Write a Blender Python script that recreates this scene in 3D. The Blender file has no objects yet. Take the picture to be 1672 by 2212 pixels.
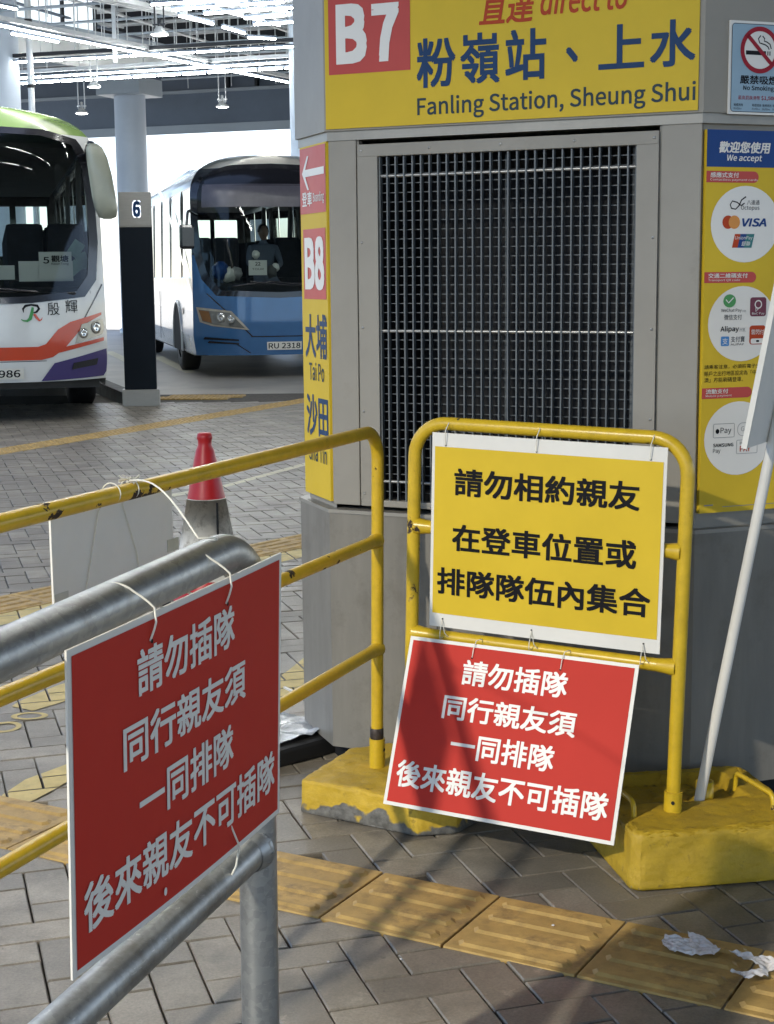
import bpy, bmesh, math, random
from mathutils import Vector, Matrix
random.seed(7)
PI = math.pi
R = math.radians
scene = bpy.context.scene
COL = scene.collection

# ------------------------------------------------------------------ camera, world, light, exposure
cam_d = bpy.data.cameras.new('camera')
cam = bpy.data.objects.new('camera', cam_d)
COL.objects.link(cam)
scene.camera = cam
cam_d.sensor_fit = 'HORIZONTAL'
cam_d.sensor_width = 36.0
cam_d.lens = 36.0 * 3346 / 1672
cam_d.clip_end = 1500
cam_d.clip_start = 0.05
_p = math.atan((1106 - 596.3) / 3346)
_r = 0.0095
F_ = Vector((0, math.cos(_p), -math.sin(_p)))
U0 = Vector((0, math.sin(_p), math.cos(_p)))
R0 = Vector((1, 0, 0))
R_ = R0 * math.cos(_r) - U0 * math.sin(_r)
U_ = R0 * math.sin(_r) + U0 * math.cos(_r)
cam.matrix_world = Matrix(((R_.x, U_.x, -F_.x, 0), (R_.y, U_.y, -F_.y, 0), (R_.z, U_.z, -F_.z, 1.40), (0, 0, 0, 1)))

world = bpy.data.worlds.new('World')
scene.world = world
world.use_nodes = True
wn = world.node_tree
wn.nodes.clear()
_o = wn.nodes.new('ShaderNodeOutputWorld')
_b = wn.nodes.new('ShaderNodeBackground')
_s = wn.nodes.new('ShaderNodeTexSky')
_s.sky_type = 'NISHITA'
_s.sun_disc = False
SUN_EL, SUN_AZ = R(50), R(28)
_s.sun_elevation = SUN_EL
_s.sun_rotation = SUN_AZ
_s.dust_density = 1
_s.air_density = .65
_s.ozone_density = .2
_b.inputs[1].default_value = 0.15
wn.links.new(_s.outputs[0], _b.inputs[0])
wn.links.new(_b.outputs[0], _o.inputs[0])

sun_d = bpy.data.lights.new('sun', 'SUN')
sun_d.energy = 4.0
sun_d.angle = R(0.5)
sun_d.color = (1.0, 0.96, 0.9)
sun = bpy.data.objects.new('sun', sun_d)
COL.objects.link(sun)
_d = Vector((math.sin(SUN_AZ) * math.cos(SUN_EL), math.cos(SUN_AZ) * math.cos(SUN_EL), math.sin(SUN_EL)))
sun.rotation_euler = (-_d).to_track_quat('-Z', 'Y').to_euler()

scene.view_settings.view_transform = 'Standard'
scene.view_settings.look = 'None'
scene.view_settings.exposure = 1.30
scene.view_settings.gamma = 1.0
scene.view_settings.use_curve_mapping = False
scene.cycles.use_denoising = True
scene.cycles.use_adaptive_sampling = True
scene.cycles.adaptive_threshold = 0.02
scene.cycles.max_bounces = 8
scene.cycles.transparent_max_bounces = 12
scene.cycles.sample_clamp_indirect = 6

# ------------------------------------------------------------------ materials
MATS = {}


def nodes_of(name):
    m = bpy.data.materials.new(name)
    m.use_nodes = True
    nt = m.node_tree
    return m, nt, nt.nodes['Principled BSDF']


def N(nt, kind, **kw):
    n = nt.nodes.new(kind)
    for k, v in kw.items():
        setattr(n, k, v)
    return n


def noise(nt, scale, detail=4, rough=0.6, coord='Object', stretch=None):
    tc = N(nt, 'ShaderNodeTexCoord')
    src = tc.outputs[coord]
    if stretch:
        mp = N(nt, 'ShaderNodeMapping')
        mp.inputs['Scale'].default_value = stretch
        nt.links.new(src, mp.inputs[0])
        src = mp.outputs[0]
    n = N(nt, 'ShaderNodeTexNoise')
    n.inputs['Scale'].default_value = scale
    n.inputs['Detail'].default_value = detail
    n.inputs['Roughness'].default_value = rough
    nt.links.new(src, n.inputs['Vector'])
    return n.outputs['Fac']


def ramp(nt, fac, a, b):
    mr = N(nt, 'ShaderNodeMapRange')
    mr.inputs['From Min'].default_value = a
    mr.inputs['From Max'].default_value = b
    nt.links.new(fac, mr.inputs['Value'])
    return mr.outputs['Result']


def mix(nt, fac, a, b):
    m = N(nt, 'ShaderNodeMix', data_type='RGBA')
    if isinstance(fac, (int, float)):
        m.inputs[0].default_value = fac
    else:
        nt.links.new(fac, m.inputs[0])
    for i, c in ((6, a), (7, b)):
        if isinstance(c, tuple):
            m.inputs[i].default_value = (*c[:3], 1)
        else:
            nt.links.new(c, m.inputs[i])
    return m.outputs[2]


def bump(nt, bsdf, h, strength=0.3, dist=0.01):
    b = N(nt, 'ShaderNodeBump')
    b.inputs['Strength'].default_value = strength
    b.inputs['Distance'].default_value = dist
    nt.links.new(h, b.inputs['Height'])
    nt.links.new(b.outputs[0], bsdf.inputs['Normal'])


def mat(name, col, rough=0.5, metal=0.0, var=0.12, scale=6.0, bmp=0.0, dirt=None, dirt_amt=(0.62, 0.8), coat=0.0, spec=0.5, stretch=None, dscale=None):
    """Principled colour with soft uneven tone, optional dirt patches and fine relief."""
    if name in MATS:
        return MATS[name]
    m, nt, b = nodes_of(name)
    f = noise(nt, scale, 5, 0.65, stretch=stretch)
    c2 = tuple(max(0, x * (1 - var * 2)) for x in col)
    c = mix(nt, ramp(nt, f, 0.3, 0.7), c2, tuple(min(1, x * (1 + var * .6)) for x in col))
    if dirt:
        d = noise(nt, dscale or scale * 1.7, 8, 0.72)
        c = mix(nt, ramp(nt, d, *dirt_amt), c, dirt)
    nt.links.new(c, b.inputs['Base Color'])
    b.inputs['Roughness'].default_value = rough
    b.inputs['Metallic'].default_value = metal
    b.inputs['Specular IOR Level'].default_value = spec
    b.inputs['Coat Weight'].default_value = coat
    b.inputs['Coat Roughness'].default_value = 0.08
    if bmp:
        bump(nt, b, noise(nt, scale * 14, 6, 0.7), bmp, 0.002)
    MATS[name] = m
    return m


def emit(name, col, s):
    m, nt, b = nodes_of(name)
    b.inputs['Base Color'].default_value = (0.8, 0.8, 0.8, 1)
    b.inputs['Emission Color'].default_value = (*col, 1)
    b.inputs['Emission Strength'].default_value = s
    MATS[name] = m
    return m


def glass(name, tint, refl=0.06):
    m = bpy.data.materials.new(name)
    m.use_nodes = True
    nt = m.node_tree
    nt.nodes.clear()
    out = N(nt, 'ShaderNodeOutputMaterial')
    t = N(nt, 'ShaderNodeBsdfTransparent')
    t.inputs[0].default_value = (*tint, 1)
    g = N(nt, 'ShaderNodeBsdfGlossy')
    g.inputs['Roughness'].default_value = 0.03
    fr = N(nt, 'ShaderNodeFresnel')
    fr.inputs[0].default_value = 1.45
    mx = N(nt, 'ShaderNodeMixShader')
    nt.links.new(fr.outputs[0], mx.inputs[0])
    nt.links.new(t.outputs[0], mx.inputs[1])
    nt.links.new(g.outputs[0], mx.inputs[2])
    nt.links.new(mx.outputs[0], out.inputs[0])
    MATS[name] = m
    return m


def paver_mat(name, warm):
    m, nt, b = nodes_of(name)
    g = N(nt, 'ShaderNodeNewGeometry')
    oi = N(nt, 'ShaderNodeObjectInfo')
    ad = N(nt, 'ShaderNodeMath', operation='ADD')
    nt.links.new(g.outputs['Random Per Island'], ad.inputs[0])
    nt.links.new(oi.outputs['Random'], ad.inputs[1])
    fr = N(nt, 'ShaderNodeMath', operation='FRACT')
    nt.links.new(ad.outputs[0], fr.inputs[0])
    c = mix(nt, fr.outputs[0], tuple(x * .68 for x in warm), tuple(x * 1.2 for x in warm))
    tc = N(nt, 'ShaderNodeNewGeometry')

    def wn_(s, d=6, r=.7):
        n = N(nt, 'ShaderNodeTexNoise')
        n.inputs['Scale'].default_value = s
        n.inputs['Detail'].default_value = d
        n.inputs['Roughness'].default_value = r
        nt.links.new(tc.outputs['Position'], n.inputs['Vector'])
        return n.outputs['Fac']
    c = mix(nt, ramp(nt, wn_(3.2, 7), .42, .66), c, tuple(x * .52 for x in warm))
    c = mix(nt, ramp(nt, wn_(11, 8, .75), .60, .76), c, tuple(x * 1.5 for x in warm))
    c = mix(nt, ramp(nt, wn_(26, 4), .66, .74), c, tuple(x * .3 for x in warm))
    c = mix(nt, ramp(nt, wn_(160, 3), .35, .75), mix(nt, .35, c, (0.02, 0.02, 0.02)), c)
    nt.links.new(c, b.inputs['Base Color'])
    rr = N(nt, 'ShaderNodeMapRange')
    rr.inputs['To Min'].default_value = .30
    rr.inputs['To Max'].default_value = .58
    nt.links.new(wn_(2.1, 4), rr.inputs['Value'])
    nt.links.new(rr.outputs['Result'], b.inputs['Roughness'])
    bump(nt, b, wn_(140, 6, .75), .35, .002)
    MATS[name] = m
    return m


def chipped_paint(name, col, under=(0.03, 0.018, 0.012), edge=(.535, .545), scale=11, rough=.32, dirt=(.16, .10, .02)):
    m, nt, b = nodes_of(name)
    n1 = noise(nt, scale, 9, .62)
    n2 = noise(nt, scale * .35, 3, .5)
    a = N(nt, 'ShaderNodeMath', operation='MULTIPLY')
    nt.links.new(n1, a.inputs[0])
    sc = ramp(nt, n2, .2, .62)
    nt.links.new(sc, a.inputs[1])
    chip = ramp(nt, a.outputs[0], *edge)
    c = mix(nt, ramp(nt, noise(nt, 22, 6, .7), .3, .7), tuple(x * .82 for x in col), tuple(min(1, x * 1.08) for x in col))
    c = mix(nt, ramp(nt, noise(nt, 14, 8, .8), .6, .74), c, dirt)
    c = mix(nt, chip, c, under)
    nt.links.new(c, b.inputs['Base Color'])
    r = N(nt, 'ShaderNodeMapRange')
    r.inputs['To Min'].default_value = rough
    r.inputs['To Max'].default_value = .8
    nt.links.new(chip, r.inputs['Value'])
    nt.links.new(r.outputs[0], b.inputs['Roughness'])
    inv = N(nt, 'ShaderNodeMath', operation='SUBTRACT')
    inv.inputs[0].default_value = 1
    nt.links.new(chip, inv.inputs[1])
    bump(nt, b, inv.outputs[0], .6, .0015)
    MATS[name] = m
    return m


def block_mat(name, col, peel_lo, peel_hi):
    """Yellow painted concrete: paint worn off in ragged patches low on the sides, grime in the pits."""
    m, nt, b = nodes_of(name)
    tc = N(nt, 'ShaderNodeTexCoord')
    sx = N(nt, 'ShaderNodeSeparateXYZ')
    nt.links.new(tc.outputs['Object'], sx.inputs[0])
    n1 = noise(nt, 13, 3, .45)
    ad = N(nt, 'ShaderNodeMath', operation='MULTIPLY_ADD')
    nt.links.new(n1, ad.inputs[0])
    ad.inputs[1].default_value = -.17
    nt.links.new(sx.outputs['Z'], ad.inputs[2])
    peel = ramp(nt, ad.outputs[0], peel_hi, peel_lo)
    c = mix(nt, ramp(nt, noise(nt, 9, 8, .75), .3, .75), tuple(x * .68 for x in col), tuple(min(1, x * 1.08) for x in col))
    c = mix(nt, ramp(nt, noise(nt, 24, 9, .8), .58, .72), c, (.13, .085, .02))
    c = mix(nt, ramp(nt, noise(nt, 60, 5, .8), .66, .74), c, (.05, .035, .015))
    conc = mix(nt, ramp(nt, noise(nt, 40, 6, .7), .3, .7), (.07, .065, .055), (.2, .19, .165))
    c = mix(nt, peel, c, conc)
    geo = N(nt, 'ShaderNodeNewGeometry')
    pm = N(nt, 'ShaderNodeMath', operation='MULTIPLY_ADD')
    nt.links.new(noise(nt, 30, 6, .7), pm.inputs[0])
    pm.inputs[1].default_value = .12
    nt.links.new(geo.outputs['Pointiness'], pm.inputs[2])
    c = mix(nt, ramp(nt, pm.outputs[0], .615, .64), c, conc)
    c = mix(nt, ramp(nt, pm.outputs[0], .535, .50), c, (.06, .042, .012))
    nt.links.new(c, b.inputs['Base Color'])
    b.inputs['Roughness'].default_value = .55
    bump(nt, b, noise(nt, 45, 8, .75), .55, .006)
    MATS[name] = m
    return m


def galv_mat():
    m, nt, b = nodes_of('galvanised steel')
    tc = N(nt, 'ShaderNodeTexCoord')
    vo = N(nt, 'ShaderNodeTexVoronoi')
    vo.inputs['Scale'].default_value = 90
    nt.links.new(tc.outputs['Object'], vo.inputs['Vector'])
    bw = N(nt, 'ShaderNodeRGBToBW')
    nt.links.new(vo.outputs['Color'], bw.inputs[0])
    c = mix(nt, bw.outputs[0], (.30, .31, .31), (.42, .43, .42))
    c = mix(nt, ramp(nt, noise(nt, 5, 8, .7), .52, .7), c, (.20, .19, .17))
    c = mix(nt, ramp(nt, noise(nt, 60, 4, .7, stretch=(1, 1, 6)), .62, .72), c, (.55, .55, .52))
    nt.links.new(c, b.inputs['Base Color'])
    b.inputs['Metallic'].default_value = .82
    r = N(nt, 'ShaderNodeMapRange')
    r.inputs['To Min'].default_value = .34
    r.inputs['To Max'].default_value = .52
    nt.links.new(noise(nt, 7, 6, .7), r.inputs['Value'])
    nt.links.new(r.outputs[0], b.inputs['Roughness'])
    bump(nt, b, noise(nt, 120, 4, .6), .12, .001)
    MATS['galv'] = m
    return m


M_kiosk = mat('kiosk grey paint', (.29, .272, .235), .45, 0, .06, 2.5, .05, dirt=(.20, .18, .15), dirt_amt=(.56, .80), dscale=4, spec=.3)
M_kioskL = mat('kiosk lower panel', (.225, .212, .184), .38, .1, .10, 3, .05, dirt=(.14, .125, .10), dirt_amt=(.52, .76), stretch=(4, 4, .5), spec=.3)
M_trim = mat('trim metal', (.30, .285, .25), .4, .2, .08, 8)
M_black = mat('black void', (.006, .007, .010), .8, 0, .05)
M_grille = mat('grille bars', (.12, .135, .145), .5, .1, .15, 5)
M_rod = mat('grille rods', (.36, .36, .35), .35, .7, .1, 5)
M_ysign = mat('yellow vinyl', (.66, .46, .030), .5, 0, .05, 3, spec=.2, dirt=(.45, .33, .05), dirt_amt=(.62, .85))
M_red = mat('red vinyl', (.50, .036, .024), .6, 0, .04, 2, spec=.15)
M_redpale = mat('pale red vinyl', (.52, .085, .075), .34, 0, .05, 2, spec=.1)  # paler, pinker red for the kiosk signs and poster tabs
M_white = mat('sign white', (.76, .74, .69), .42, 0, .03, 3)
M_board = mat('plastic board white', (.72, .70, .64), .5, 0, .04, 4)
M_ink = mat('black ink', (.012, .012, .014), .4, 0, .1, spec=.1)
M_navy = mat('navy ink', (.018, .055, .14), .4, 0, .1, spec=.1)
M_dkink = mat('dark blue grey ink', (.035, .06, .075), .4, 0, .1, spec=.1)
M_redink = mat('red ink', (.45, .06, .02), .4, 0, .05, spec=.1)
M_blue = mat('poster blue', (.022, .065, .22), .4, 0, .04, spec=.1)
M_ltblue = mat('pale blue print', (.30, .43, .53), .4, 0, .04, spec=.1)
M_crim = mat('crimson print', (.33, .02, .035), .4, 0, .04, spec=.1)
M_orange = mat('orange print', (.65, .25, .03), .4, 0, .04)
M_green = mat('green print', (.05, .28, .07), .4, 0, .04)
M_skyb = mat('app blue print', (.04, .22, .55), .4, 0, .04)
M_teal = mat('teal print', (.01, .16, .16), .4, 0, .04)
M_maroon = mat('maroon print', (.14, .01, .035), .4, 0, .04)
M_greyprt = mat('grey print', (.28, .28, .28), .4, 0, .04)
M_ypaint = chipped_paint('yellow rail paint', (.62, .40, .018))
M_ypaint2 = chipped_paint('yellow frame paint', (.60, .40, .02), edge=(.56, .60), scale=18)
M_blk1 = block_mat('peeling yellow concrete', (.62, .40, .025), -.062, -.054)
M_blk2 = block_mat('grimy yellow concrete', (.52, .34, .02), -.14, -.12)
M_galv = galv_mat()
M_pav = paver_mat('grey concrete paver', (.30, .264, .208))
M_bed = mat('joint sand', (.085, .075, .06), .9, 0, .3, 30)
M_tact = mat('yellow tactile tile', (.50, .325, .10), .6, 0, .2, 7, .5, dirt=(.17, .11, .045), dirt_amt=(.50, .70), dscale=10)
M_linep = mat('yellow road paint', (.60, .47, .17), .6, 0, .12, 14, .3, dirt=(.2, .19, .15), dirt_amt=(.62, .72), dscale=26)
M_linew = mat('pale road paint', (.62, .58, .42), .6, 0, .12, 14, .3)
M_conc = mat('driveway concrete', (.40, .37, .315), .5, 0, .14, .5, .2, dirt=(.19, .185, .17), dirt_amt=(.5, .8))
M_out = mat('outside paving', (.55, .53, .48), .8, 0, .1, .2)
M_kerb = mat('kerb stone', (.09, .09, .085), .7, 0, .2, 5, .3)
M_steelclad = mat('brushed cladding', (.34, .32, .285), .38, .45, .06, 8, stretch=(1, 1, 20))
M_pilblk = mat('black pillar panel', (.006, .010, .016), .5, 0, .1, 3, spec=.15)
M_cone = mat('cone red plastic', (.50, .012, .015), .38, 0, .08, 7)
M_conew = mat('cone dirty sleeve', (.85, .81, .72), .6, 0, .08, 16, 0, dirt=(.30, .26, .19), dirt_amt=(.50, .72), dscale=20)
M_string = mat('white string', (.75, .72, .62), .7, 0, .05, 30)
M_tissue = mat('white tissue', (.72, .70, .68), .9, 0, .06, 30, .2, spec=.1)
M_pvc = mat('white plastic pipe', (.70, .68, .62), .35, 0, .05, 8)
M_rubber = mat('black rubber', (.012, .012, .013), .6, 0, .2, 10)
M_col = mat('column paint', (.42, .49, .58), .5, 0, .05, 1)
M_beam = mat('slate blue beam', (.12, .16, .22), .5, 0, .08, .6)
M_beaml = mat('pale blue beam', (.34, .40, .46), .5, 0, .06, .6)
M_ceil = mat('dark soffit', (.030, .036, .046), .8, 0, .2, .4)
M_steel = mat('tray steel', (.55, .58, .6), .4, .4, .1, 4)
M_dark = mat('dark metal', (.02, .024, .03), .5, .3, .1, 4)
M_panelw = mat('bulkhead panel', (.62, .64, .64), .5, 0, .05, 1)
M_tube = emit('lit tube', (.98, .99, .95), 30)
M_bay = emit('lit reflector', (.98, 1.0, .95), 12)
M_dayglow = emit('panel with daylight glow', (.80, .92, 1.0), .38)  # glow put into the panels stands for daylight coming through
M_halo = emit('numeral backlight', (.75, .82, 1.0), .8)
M_bwhite = mat('bus white paint', (.66, .66, .63), .22, 0, .03, 2, coat=.6)
M_bred = mat('bus red paint', (.55, .055, .015), .25, 0, .03, 2, coat=.5)
M_bpurp = mat('bus violet paint', (.045, .03, .14), .25, 0, .05, 2, coat=.5)
M_bgreen = mat('bus green paint', (.20, .32, .08), .25, 0, .06, 2, coat=.5)
M_bblue = mat('bus blue paint', (.035, .12, .27), .24, .15, .05, 2, coat=.6)
M_bsilver = mat('bus pale silver paint', (.55, .60, .64), .25, .2, .04, 2, coat=.5)
M_bgold = mat('bus champagne roof', (.55, .51, .43), .3, .3, .04, 2)
M_bblk = mat('bus black trim', (.010, .010, .013), .2, 0, .1, 3, coat=.5)
M_chrome = mat('chrome strip', (.75, .77, .8), .15, .95, .03, 3)
M_lens = mat('lamp lens', (.20, .20, .185), .12, .5, .12, 14, coat=1)
M_lamp = mat('lamp bowl', (.80, .80, .76), .12, .8, .1, 14)
M_amber = mat('amber lens', (.22, .10, .03), .2, .2, .1, 14)
M_seat = mat('bus seat fabric', (.018, .022, .03), .9, 0, .2, 8)
M_inter = mat('bus interior lining', (.10, .10, .10), .8, 0, .1, 3)
M_plate = mat('number plate', (.66, .64, .56), .4, 0, .03, 3)
M_mirror = mat('mirror housing sage', (.30, .31, .24), .3, 0, .06, 4, coat=.3)
M_skin = mat('skin', (.30, .18, .12), .6, 0, .05)
M_shirt = mat('dark shirt', (.10, .12, .16), .8, 0, .1)
M_wrap = mat('clear crinkled plastic', (.42, .45, .48), .16, .25, .35, 9, .3)
M_wind = glass('windscreen glass', (.62, .68, .66))
M_side = glass('bus window glass', (.78, .86, .86))

# ------------------------------------------------------------------ object helpers


def link(o, parent=None):
    COL.objects.link(o)
    if parent is not None:
        o.parent = parent
    return o


def thing(name, label, cat, loc=(0, 0, 0), rz=0.0, group=None, rot=None):
    o = bpy.data.objects.new(name, None)
    o.empty_display_size = .1
    o.location = loc
    o.rotation_euler = rot if rot else (0, 0, rz)
    link(o)
    o['label'] = label
    o['category'] = cat
    if group:
        o['group'] = group
    return o


def tag(o, label, cat, group=None):
    o['label'] = label
    o['category'] = cat
    if group:
        o['group'] = group
    return o


def struct(o):
    o['kind'] = 'structure'
    return o


class MB:
    """Collects shapes and links them as one mesh."""

    def __init__(s):
        s.v, s.f, s.sm = [], [], []

    def add(s, vs, fs, smooth=False):
        b = len(s.v)
        s.v += [tuple(v) for v in vs]
        s.f += [tuple(i + b for i in f) for f in fs]
        s.sm += [smooth] * len(fs)
        return s

    def box(s, x0, x1, y0, y1, z0, z1, bev=0.0, M=None):
        if bev <= 0:
            vs = [(x, y, z) for z in (z0, z1) for x, y in ((x0, y0), (x1, y0), (x1, y1), (x0, y1))]
            fs = [(3, 2, 1, 0), (4, 5, 6, 7), (0, 1, 5, 4), (1, 2, 6, 5), (2, 3, 7, 6), (3, 0, 4, 7)]
        else:
            bm = bmesh.new()
            bmesh.ops.create_cube(bm, size=1)
            for v in bm.verts:
                v.co = ((x0 + x1) / 2 + v.co.x * (x1 - x0), (y0 + y1) / 2 + v.co.y * (y1 - y0), (z0 + z1) / 2 + v.co.z * (z1 - z0))
            bmesh.ops.bevel(bm, geom=bm.edges[:], offset=bev, segments=2, affect='EDGES', profile=.6)
            bm.verts.index_update()
            vs = [tuple(v.co) for v in bm.verts]
            fs = [tuple(v.index for v in f.verts) for f in bm.faces]
            bm.free()
        if M is not None:
            vs = [M @ Vector(v) for v in vs]
        return s.add(vs, fs)

    def tube(s, pts, r, n=12, caps=True, radii=None):
        pts = [Vector(p) for p in pts]
        vs, fs = [], []
        prev = None
        for i, p in enumerate(pts):
            t = (pts[min(i + 1, len(pts) - 1)] - pts[max(i - 1, 0)]).normalized()
            if prev is None:
                a = Vector((0, 0, 1)) if abs(t.z) < .9 else Vector((1, 0, 0))
                prev = t.cross(a).normalized()
            prev = (prev - t * prev.dot(t)).normalized()
            q = t.cross(prev)
            rr = radii[i] if radii else r
            for k in range(n):
                a = 2 * PI * k / n
                vs.append(p + prev * (math.cos(a) * rr) + q * (math.sin(a) * rr))
        for i in range(len(pts) - 1):
            for k in range(n):
                a, b = i * n + k, i * n + (k + 1) % n
                fs.append((a, a + n, b + n, b))
        s.add(vs, fs, True)
        if caps:
            b0 = len(pts) * n
            s.add([vs[k] for k in range(n)], [tuple(range(n))])
            s.add([vs[-n + k] for k in range(n)], [tuple(reversed(range(n)))])
        return s

    def lathe(s, prof, c=(0, 0, 0), n=32, M=None, smooth=True):
        vs, fs = [], []
        for r, z in prof:
            for k in range(n):
                a = 2 * PI * k / n
                v = Vector((c[0] + r * math.cos(a), c[1] + r * math.sin(a), c[2] + z))
                vs.append(M @ v if M is not None else v)
        for i in range(len(prof) - 1):
            for k in range(n):
                a, b = i * n + k, i * n + (k + 1) % n
                fs.append((a, b, b + n, a + n))
        return s.add(vs, fs, smooth)

    def prism(s, poly, z0, z1, M=None):
        """poly in xy, extruded in z (counter clockwise)"""
        n = len(poly)
        vs = [(x, y, z0) for x, y in poly] + [(x, y, z1) for x, y in poly]
        if M is not None:
            vs = [M @ Vector(v) for v in vs]
        fs = [tuple(reversed(range(n))), tuple(range(n, 2 * n))] + [(i, (i + 1) % n, n + (i + 1) % n, n + i) for i in range(n)]
        return s.add(vs, fs)

    def build(s, name, m, parent=None, label=None):
        me = bpy.data.meshes.new(name)
        me.from_pydata(s.v, [], s.f)
        me.polygons.foreach_set('use_smooth', s.sm)
        me.materials.append(m)
        me.update()
        o = bpy.data.objects.new(name, me)
        link(o, parent)
        if label:
            o['label'] = label
        return o


def box(name, m, parent, *a, bev=0.0, label=None):
    return MB().box(*a, bev=bev).build(name, m, parent, label)


def fillet(pts, r, n=7):
    pts = [Vector(p) for p in pts]
    out = [pts[0]]
    for i in range(1, len(pts) - 1):
        a, b, c = pts[i - 1], pts[i], pts[i + 1]
        d1, d2 = (a - b).normalized(), (c - b).normalized()
        ang = d1.angle(d2)
        t = r / math.tan(ang / 2)
        cen = b + (d1 + d2).normalized() * (r / math.sin(ang / 2))
        p0, p1 = b + d1 * t - cen, b + d2 * t - cen
        ax = p0.cross(p1).normalized()
        tot = p0.angle(p1)
        for k in range(n + 1):
            out.append(cen + Matrix.Rotation(tot * k / n, 3, ax) @ p0)
    out.append(pts[-1])
    return out


# flat print: text and shapes on a sign's local xz plane (front looks towards -y)
def ripple(m, sc, st, dist):
    nt = m.node_tree
    b = nt.nodes['Principled BSDF']
    bump(nt, b, noise(nt, sc, 3, .5), st, dist)


for m_ in (M_red, M_ysign, M_board, M_kiosk, M_kioskL, M_redpale, M_bwhite, M_bblue):
    ripple(m_, 4.5, .35, .012)

FONT = None
try:
    FONT = bpy.data.fonts.load(bpy.utils.system_resource('DATAFILES') + '/fonts/Noto Sans CJK Regular.woff2')
except Exception:
    FONT = None


def text_geo(body, bold=0.0, shear=0.0, res=3, spacing=1.0):
    c = bpy.data.curves.new('lettering', 'FONT')
    c.body = body
    if FONT:
        c.font = FONT
    c.size = 1
    c.shear = shear
    c.resolution_u = res
    c.space_character = spacing
    o = bpy.data.objects.new('lettering', c)
    me = o.to_mesh()
    vs = [(v.co.x, v.co.y) for v in me.vertices]
    fs = [tuple(p.vertices) for p in me.polygons]
    o.to_mesh_clear()
    bpy.data.objects.remove(o)
    bpy.data.curves.remove(c)
    return vs, fs


def put_text(parent, body, x0, z0, x1, z1, m, y=-.0016, bold=.02, shear=0.0, res=3, name='lettering', spacing=1.0, conv=None):
    """Text fitted to the box x0..x1, z0..z1 (x1 None: keeps its proportions)."""
    vs, fs = text_geo(body, bold, shear, res, spacing)
    ax, bx = min(v[0] for v in vs), max(v[0] for v in vs)
    az, bz = min(v[1] for v in vs), max(v[1] for v in vs)
    sz = (z1 - z0) / (bz - az)
    sx = sz if x1 is None else (x1 - x0) / (bx - ax)
    # heavier weight: slightly shifted layers of the same glyphs, each a hair in front of the last
    dx, dz = bold * sx * .30, bold * sz * .30
    cx_, cz_ = (x0 + (x1 if x1 is not None else x0 + (bx - ax) * sx)) / 2, (z0 + z1) / 2
    mb = MB()
    lay = ((-1, -1), (1, 1), (-1, 1), (1, -1), (0, 0)) if bold > .012 else ((0, 0),)
    kx = 1 - 2 * dx / max(1e-6, (bx - ax) * sx) if len(lay) > 1 else 1
    kz = 1 - 2 * dz / (z1 - z0) if len(lay) > 1 else 1
    for n_, (a, b) in enumerate(lay):
        out = [(cx_ + (x0 + (v[0] - ax) * sx - cx_) * kx + a * dx, y - n_ * .00008, cz_ + (z0 + (v[1] - az) * sz - cz_) * kz + b * dz) for v in vs]
        if conv:
            out = [conv(*p) for p in out]
        mb.add(out, fs)
    return mb.build(name, m, parent)


def flat(parent, pts, m, y=-.001, name='print_patch', conv=None):
    out = [(p[0], y, p[1]) for p in pts]
    if conv:
        out = [conv(*p) for p in out]
    return MB().add(out, [tuple(range(len(pts)))]).build(name, m, parent)


def disc(cx, cz, rx, rz=None, n=40, a0=0, a1=2 * PI):
    rz = rz or rx
    return [(cx + rx * math.cos(a0 + (a1 - a0) * k / n), cz + rz * math.sin(a0 + (a1 - a0) * k / n)) for k in range(n)]


def stroke(parent, pts, w, m, y=-.0016, name='print_line', closed=False):
    pts = [Vector(p) for p in pts]
    n = len(pts)
    vs = []
    for i, p in enumerate(pts):
        a = pts[(i - 1) % n] if closed or i else p
        b = pts[(i + 1) % n] if closed or i < n - 1 else p
        d = (b - a).normalized()
        q = Vector((-d.y, d.x)) * w / 2
        vs += [(p.x + q.x, y, p.y + q.y), (p.x - q.x, y, p.y - q.y)]
    fs = [(2 * i, 2 * i + 1, 2 * i + 3, 2 * i + 2) for i in range(n - 1)]
    if closed:
        fs.append((2 * n - 2, 2 * n - 1, 1, 0))
    return MB().add(vs, fs).build(name, m, parent)


def ring(parent, cx, cz, r0, r1, m, y=-.0016, n=44, name='print_ring'):
    return stroke(parent, disc(cx, cz, (r0 + r1) / 2, n=n), r1 - r0, m, y, name, True)


def rrect(x0, z0, x1, z1, r, n=5):
    out = []
    for cx, cz, a in ((x1 - r, z1 - r, 0), (x0 + r, z1 - r, 90), (x0 + r, z0 + r, 180), (x1 - r, z0 + r, 270)):
        for k in range(n + 1):
            t = R(a + 90 * k / n)
            out.append((cx + r * math.cos(t), cz + r * math.sin(t)))
    return out


# ------------------------------------------------------------------ ground
GA = R(17.3)          # the pavers' bond runs at this angle
GU = Vector((math.cos(GA), math.sin(GA)))
GV = Vector((-math.sin(GA), math.cos(GA)))
GO = Vector((.041, 2.966))
PU = .1013
TA = R(-29)           # the near tactile strip
TU = Vector((math.cos(TA), math.sin(TA)))
TV = Vector((-math.sin(TA), math.cos(TA)))
TO = Vector((.178, 3.222))
TP = .3025

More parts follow.
